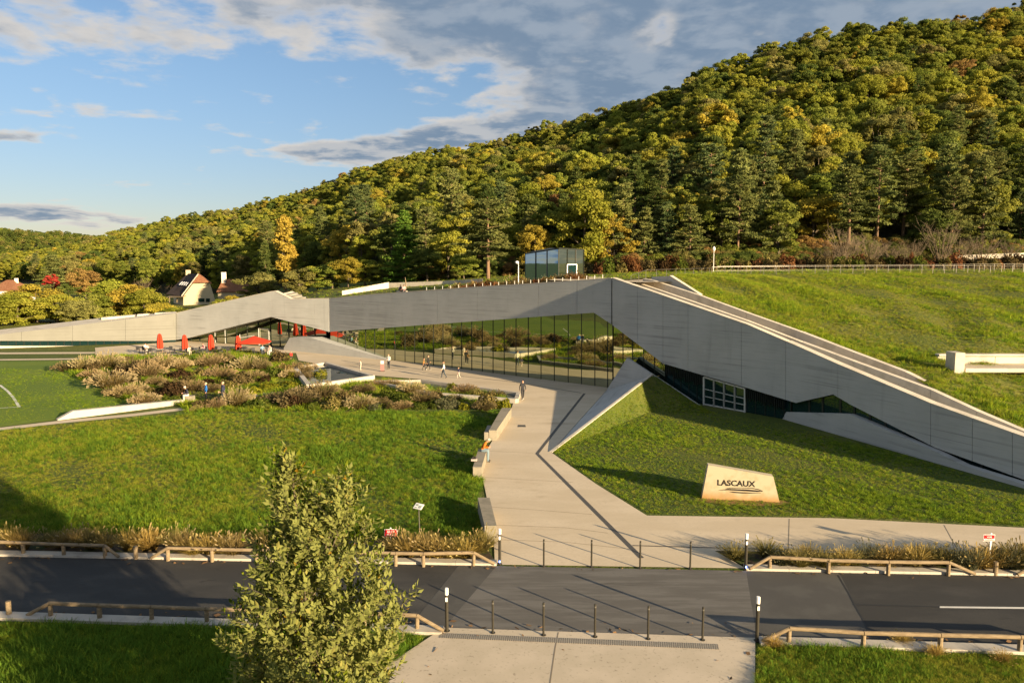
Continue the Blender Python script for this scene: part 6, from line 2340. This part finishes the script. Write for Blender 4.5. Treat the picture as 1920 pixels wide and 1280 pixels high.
for (xa, xb, ya, yb) in ((372, 383, 559.5, 566), (386, 393, 559.5, 566)):
    q = [hp(xa, ya, d - .1), hp(xb, ya, d - .1), hp(xb, yb, d - .1), hp(xa, yb, d - .1)]
    MB().prism([p - hb for p in q], (0, .2, 0)).build('window', M['glass_dark'], o)
pr = MB()
pr.prism([hp(312, 556.5, d + 2) - hb, hp(343, 555.5, d - 1.5) - hb, hp(343, 557.2, d - 1.5) - hb, hp(312, 558, d + 2) - hb], (.2, 2.5, .3))
for x in (318, 332):
    pr.beam(hp(x, 557, d + 1) - hb, hp(x, 567, d + 1) - hb, .15, .15, (0, 1, 0))
pr.build('porch', M['wood'], o)
o2, roofs = house('house', 'long low house with a brown tiled roof and a tall white chimney', 406, 466, 205, 8, at(420, 560, 205).z, at(420, 546, 205).z - at(420, 560, 205).z, at(420, 525, 205).z - at(420, 560, 205).z, 'x', cream, tile_red)
cb = at(409, 528, 204) - Vector(o2.location)
MB().box((cb.x, 3.2, cb.z + .5), (1.0, 1.0, 4.0)).build('chimney', whiter, roofs[0])
o3, roofs = house('house', 'white house with a pointed red-brown roof at the left edge', -26, 24, 205, 8, at(0, 575, 205).z, at(0, 543.5, 205).z - at(0, 575, 205).z, at(0, 526, 205).z - at(0, 575, 205).z, 'x', whiter, tile_red, None, 2.6)
MB().box((1.6, 4, at(10, 527, 205).z - o3.location.z), (.7, .7, 1.4)).build('chimney', whiter, roofs[0])
for sx in (-2.2, .4):
    MB().box((sx, -.02, 2.6), (.9, .1, 1.2)).build('window', M['glass_dark'], o3)
o4, roofs = house('outbuilding', 'white lean-to with a low grey roof before the left white house', 0, 40, 199, 5, at(20, 573, 199).z, at(20, 553, 199).z - at(20, 573, 199).z, at(20, 547, 199).z - at(20, 573, 199).z, 'x', whiter, tile_dark)
MB().box((2.0, -.04, .4), (1.2, .1, 2.4)).build('door', tile_red, o4)

# ------------------------------------------------------------------ people
SKIN = plain('skin', (.52, .30, .20), .6)
PM = {}


def cloth(c):
    if c not in PM:
        PM[c] = plain('cloth %d' % len(PM), c, .9)
    return PM[c]


def person(label, loc, rz, height, pose, top, legs, shoes=(.04, .035, .03), hair=(.06, .04, .03), hat=None, group='visitors on foot', fold=None):
    """body: one skinned mesh from a posed skeleton (front is -Y), coloured by region; hair or hat as child"""
    J = {'pel': (0, 0, .95, .125), 'spi': (0, 0, 1.14, .12), 'che': (0, .01, 1.33, .145), 'nec': (0, 0, 1.47, .055), 'jaw': (0, -.02, 1.54, .075), 'hea': (0, -.01, 1.63, .098), 'top': (0, 0, 1.71, .07)}
    for s, n in ((-1, 'l'), (1, 'r')):
        J.update({'sh' + n: (s * .18, .01, 1.40, .068), 'el' + n: (s * .24, .03, 1.13, .047), 'wr' + n: (s * .25, -.05, .90, .033), 'ha' + n: (s * .25, -.08, .83, .036),
                  'hi' + n: (s * .09, 0, .88, .10), 'kn' + n: (s * .10, -.02, .50, .066), 'an' + n: (s * .10, .02, .09, .044), 'to' + n: (s * .11, -.14, .04, .038)})
    for k, v in pose.items():
        J[k] = (*v, J[k][3]) if len(v) == 3 else v
    names = list(J)
    ix = {n: i for i, n in enumerate(names)}
    bones = [('pel', 'spi', 't'), ('spi', 'che', 't'), ('che', 'nec', 't'), ('nec', 'jaw', 's'), ('jaw', 'hea', 's'), ('hea', 'top', 's')]
    for n in 'lr':
        bones += [('che', 'sh' + n, 't'), ('sh' + n, 'el' + n, 't'), ('el' + n, 'wr' + n, 't'), ('wr' + n, 'ha' + n, 's'), ('pel', 'hi' + n, 'p'), ('hi' + n, 'kn' + n, 'p'), ('kn' + n, 'an' + n, 'p'), ('an' + n, 'to' + n, 'f')]
    f = height / 1.76
    me = bpy.data.meshes.new('skeleton')
    me.from_pydata([J[n][:3] for n in names], [(ix[a], ix[b_]) for a, b_, _ in bones], [])
    so = bpy.data.objects.new('skeleton', me)
    COL.objects.link(so)
    so.modifiers.new('skin', 'SKIN').use_smooth_shade = True
    for i, n in enumerate(names):
        me.skin_vertices[0].data[i].radius = (J[n][3],) * 2
    me.skin_vertices[0].data[ix['pel']].use_root = True
    so.modifiers.new('sub', 'SUBSURF').levels = 1
    dg = bpy.context.evaluated_depsgraph_get()
    bm_ = bpy.data.meshes.new_from_object(so.evaluated_get(dg))
    bpy.data.objects.remove(so)
    mb = MB()
    V = [v.co.copy() for v in bm_.vertices]
    mats = [cloth(top), cloth(legs), SKIN, cloth(shoes), cloth((.02, .02, .02))]
    code = {'t': 0, 'p': 1, 's': 2, 'f': 3}
    seg = [(Vector(J[a][:3]), Vector(J[b_][:3]), code[c], (J[a][3] + J[b_][3]) / 2) for a, b_, c in bones]
    for p in bm_.polygons:
        c = p.center
        best = (1e9, 0)
        for a, b_, m, rd in seg:
            ab = b_ - a
            t = max(0, min(1, (c - a).dot(ab) / ab.length_squared))
            q = (c - (a + ab * t)).length - rd
            best = min(best, (q, m))
        mb.mi = best[1]
        mb.add([V[i] for i in p.vertices], [tuple(range(len(p.vertices)))])
    # hands: four fingers and a thumb, curled
    for n, s in (('l', -1), ('r', 1)):
        w_, h_ = Vector(J['wr' + n][:3]), Vector(J['ha' + n][:3])
        dr = (h_ - w_).normalized()
        sd = dr.cross(Vector((s, 0, 0)))
        sd = sd.normalized() if sd.length > .1 else Vector((0, -1, 0))
        inn = dr.cross(sd).normalized()
        mb.mi = 2
        for k, L in enumerate((.075, .085, .08, .06)):
            b0_ = h_ + sd * (k - 1.5) * .019
            mb.tube([b0_, b0_ + dr * L * .55 + inn * .004, b0_ + dr * L * .9 + inn * .022], [.0095, .009, .006], 5)
        b0_ = w_.lerp(h_, .5) + sd * .03
        mb.tube([b0_, b0_ + sd * .028 + dr * .03, b0_ + sd * .03 + dr * .06 + inn * .01], [.011, .010, .007], 5)
    # face
    hd, jw = Vector(J['hea'][:3]), Vector(J['jaw'][:3])
    upv_ = (Vector(J['top'][:3]) - jw).normalized()
    fw = Vector((0, -1, 0)) - upv_ * upv_.dot(Vector((0, -1, 0)))
    fw.normalize()
    sd = upv_.cross(fw)
    mb.mi = 2
    mb.tube([hd + fw * .085 + upv_ * .01, hd + fw * .112 - upv_ * .025, hd + fw * .088 - upv_ * .035], [.010, .014, .010], 5)
    for s in (-1, 1):
        mb.ball(hd + sd * s * .092 - upv_ * .015, (.012, .02, .028), 6, 5)
    mb.mi = 4
    for s in (-1, 1):
        mb.ball(hd + fw * .088 + sd * s * .034 + upv_ * .012, .010, 6, 5)
    mb.ball(hd + fw * .083 - upv_ * .062, (.022, .008, .005), 6, 4)
    for i, v in enumerate(mb.v):
        mb.v[i] = tuple(Vector(v) * f)
    o = mb.build('person', mats, None, True)
    o.location = loc
    o.rotation_euler.z = rz
    tag(o, label, 'person', group)
    hm = MB()
    cc = (hd + upv_ * .022 - fw * .012) * f
    hm.ball(cc, (.104 * f, .112 * f, .098 * f), 12, 8)
    keep = []
    hv = hm.v
    hf = [q for q in hm.f if all((Vector(hv[i]) - cc).dot(upv_) > -.055 * f and not ((Vector(hv[i]) - cc).dot(fw) > .05 * f and (Vector(hv[i]) - cc).dot(upv_) < .035 * f) for i in q)]
    hm.f, hm.m = hf, [0] * len(hf)
    if hat:
        brim = [cc + (fw * (.125 if -1.1 < a < 1.1 else .112) * math.cos(a) * 1.12 + sd * .112 * math.sin(a)) * f + upv_ * .012 * f for a in np.linspace(-3.14159, 3.14159, 15)[:-1]]
        hm.add(brim, [tuple(range(14))])
    hm.build('hat' if hat else 'hair', cloth(hat or hair), o, True)
    bpy.data.meshes.remove(bm_)
    return o


walk = {'knl': (-.09, -.16, .52), 'anl': (-.09, -.20, .10), 'tol': (-.10, -.35, .08), 'knr': (.09, .06, .50), 'anr': (.09, .30, .14), 'tor': (.10, .16, .04), 'ell': (-.24, .12, 1.14), 'wrl': (-.25, .12, .90), 'hal': (-.25, .10, .83), 'elr': (.24, -.04, 1.13), 'wrr': (.24, -.20, .95), 'har': (.24, -.26, .90)}
folded = {'ell': (-.25, -.02, 1.13), 'wrl': (-.06, -.21, 1.16), 'hal': (.04, -.21, 1.18), 'elr': (.25, -.02, 1.13), 'wrr': (.06, -.23, 1.12), 'har': (-.04, -.23, 1.12)}


def sitting(seat, lean):
    z = seat + .09
    c, s = math.cos(lean), math.sin(lean)
    up_ = lambda q, y=0: (0, -q * s + y * c, z + .05 + q * c + y * s)
    d = {'pel': (0, 0, z + .04), 'spi': up_(.22), 'che': up_(.42), 'nec': up_(.57), 'jaw': up_(.635, -.02), 'hea': (0, up_(.73)[1] - .03, up_(.73)[2] - .01), 'top': (0, up_(.80)[1] - .05, up_(.80)[2] - .015)}
    for sg, n in ((-1, 'l'), (1, 'r')):
        u = up_(.48)
        d.update({'sh' + n: (sg * .18, u[1], u[2]), 'hi' + n: (sg * .10, -.05, z + .02), 'kn' + n: (sg * .13, -.44, max(z + .02, .48)), 'an' + n: (sg * .13, -.42, .09), 'to' + n: (sg * .14, -.57, .04)})
        e = up_(.20)
        d.update({'el' + n: (sg * .25, e[1] - .08, e[2] + .02), 'wr' + n: (sg * .08, -.46, z + .22), 'ha' + n: (sg * .05, -.53, z + .24)})
    return d


sp = gz(917, 866, .03)
person('person in an orange jacket, light jeans and pale cap sitting on a concrete bench', Vector((sp.x - .50, sp.y + .1, .03)), R(84), 1.80, sitting(.58, .62), (.42, .135, .015), (.15, .21, .25), (.03, .028, .03), hat=(.46, .40, .31), group=None)
g = gz(890, 862, .70)
o = empty('shoulder_bag', g + Vector((-.02, -.15, 0)), 'white and dark shoulder bag left on the end of the bench', 'bag')
MB().prism([(-.17, -.12, 0), (.15, -.13, 0), (.17, .12, 0), (-.15, .13, 0)], (0, 0, .12)).build('body', cloth((.36, .31, .29)), o)
MB().prism([(-.10, -.09, .125), (.09, -.10, .125), (.10, .08, .125), (-.09, .10, .125)], (0, 0, .02)).build('flap', cloth((.06, .04, .04)), o)
MB().tube([(-.14, .08, .1), (-.04, .14, .20), (.10, .15, .20), (.15, .06, .1)], .012, 6).build('strap', cloth((.10, .08, .08)), o)
person('person in dark clothes walking down the sunlit plaza towards the camera', gz(980, 750, .03), R(10), 1.76, walk, (.030, .030, .036), (.028, .028, .032), (.5, .48, .45), (.10, .07, .05))
person('person in a white jacket and dark jeans walking across the plaza', gz(832, 709, .03), R(-80), 1.78, walk, (.70, .66, .58), (.040, .055, .075), hair=(.20, .11, .06))
person('small child in a navy top walking behind the person in white', gz(860, 709.5, .03), R(-70), 1.18, walk, (.06, .055, .10), (.50, .42, .36), hair=(.40, .28, .15))
person('person in black with a white collar near the glass front', gz(803, 694, .03), R(95), 1.68, walk, (.022, .022, .026), (.02, .02, .022), (.5, .5, .5))
person('person in a brown jacket bending beside the person in black', gz(795, 694.5, .03), R(100), 1.40, walk, (.30, .155, .05), (.03, .03, .032), hair=(.03, .02, .02))
person('person in a white shirt and black waistcoat standing with folded arms', gz(729, 691.5, .03), R(-30), 1.70, folded, (.66, .62, .58), (.03, .034, .045), hair=(.30, .22, .15))
person('small child in white clothes standing by the pool', gz(676, 695.5, .03), R(-60), 1.24, {}, (.74, .66, .58), (.66, .52, .42), hair=(.07, .04, .03))
person('child in a red jacket below the ramp wall', gz(546, 676.5, .03), R(20), 1.15, walk, (.62, .035, .03), (.03, .03, .035), hair=(.05, .03, .02))
person('person in a bright blue coat standing on the garden path', gz(387, 752, .03), R(-55), 1.66, {}, (.025, .16, .50), (.02, .02, .03), hair=(.55, .45, .33))
person('tall person in a navy jacket and grey trousers among the garden grasses', gz(419, 754, .03), R(-40), 1.80, {}, (.055, .06, .115), (.24, .24, .25), hair=(.62, .52, .38))
person('child with fair hair beside the tall person in navy', gz(411, 757, .03), R(-30), 1.10, {}, (.10, .13, .05), (.05, .05, .05), hair=(.66, .55, .38))
g = gz(352, 755, .03)
person('person in a dark jacket and pale trousers sitting on the garden wall end', g + Vector((0, .2, 0)), R(-50), 1.70, sitting(.55, .35), (.030, .030, .05), (.55, .50, .46), hair=(.66, .60, .52))
MB_b = empty('stone_seat', g + Vector((0, .45, 0)), 'rough stone block used as a seat beside the garden path', 'block')
MB().box((0, 0, .27), (.7, .5, .54)).build('block', M['stone_bench'], MB_b)
for px, py, lab_, c1, c2, rz_, lean_ in ((272, 662, 'seated cafe guest in white nearest the ribbon window', (.68, .62, .56), (.10, .10, .12), 60, .3), (281, 664, 'seated cafe guest in white facing away from the first guest', (.66, .55, .50), (.55, .5, .45), -70, .4),
                                           (352, 666, 'cafe guest in cream leaning forward beside the second parasol', (.64, .55, .45), (.50, .42, .34), 70, .7), (384, 662, 'seated cafe guest in pink before the third parasol', (.58, .26, .28), (.06, .06, .07), -40, .3),
                                           (492, 665, 'seated cafe guest in blue under the open parasol', (.17, .28, .38), (.08, .09, .12), 30, .25), (508, 666, 'cafe guest in a pale pink top beside the ramp wall', (.60, .42, .38), (.52, .50, .48), -20, .3)):
    g = gz(px, py, .03)
    person(lab_, g, R(rz_), 1.72, sitting(.45, lean_), c1, c2, group='guests seated on the cafe terrace')
    q = copy_tree(ch_src)
    q.location = g
    q.rotation_euler.z = R(rz_)
    q['label'] = 'dark cafe chair under the guest in ' + {272: 'white by the window', 281: 'white turned away', 352: 'cream', 384: 'pink', 492: 'blue', 508: 'pale pink'}[px]
for k, (px, c1) in enumerate(((750.5, (.05, .045, .07)), (757, (.42, .30, .30)))):
    p = on_wall(px, 548, F1, F3, 1.6)
    z = lerp_poly([(700, 7.6), (800, 8.25)], px)
    person(('person in dark clothes' if k == 0 else 'person in pale pink') + ' sitting on the roof edge above the glass front', Vector((p.x, p.y, z - .1)), R(20), 1.72, sitting(.45, .3), c1, (.10, .09, .10), group='people sitting on the roof')
p = on_wall(754, 548, F1, F3, 1.9)
o = MB().box((0, 0, .1), (1.5, .5, .72)).build('roof_seat', M['cap'])
o.location = (p.x, p.y, lerp_poly([(700, 7.6), (800, 8.25)], 754))
o.rotation_euler.z = math.atan2(F3.y - F1.y, F3.x - F1.x)
tag(o, 'low pale block the two people on the roof sit on', 'seat')
# fallen leaves on the near path and the road
lv = np.random.default_rng(12)
n = 28
C = np.stack([lv.uniform(-6, 8, n), lv.uniform(19, 24, n), np.full(n, .045)], 1)
ex = []
for k in range(220):
    t_ = lv.uniform(-.1, 1.1)
    p = (RF(t_) - up(A0, A1, abs(lv.normal()) * .22)) if k % 2 else (RN(t_) + up(A0, A1, abs(lv.normal()) * .22))
    ex.append((p.x, p.y, .03))
C = np.concatenate([C, np.array(ex)])
n = len(C)
V, Q = quads_at(C, lv.normal(size=(n, 3)) * np.array([.04, .04, .008]), lv.normal(size=(n, 3)) * np.array([.03, .03, .008]))
o = link(bpy.data.objects.new('fallen_leaf_litter', np_mesh('fallen_leaf_litter', V, Q, plain('dry leaf', (.16, .09, .04), .9))))
tag(o, 'scattered dry leaves on the near path', kind='stuff')
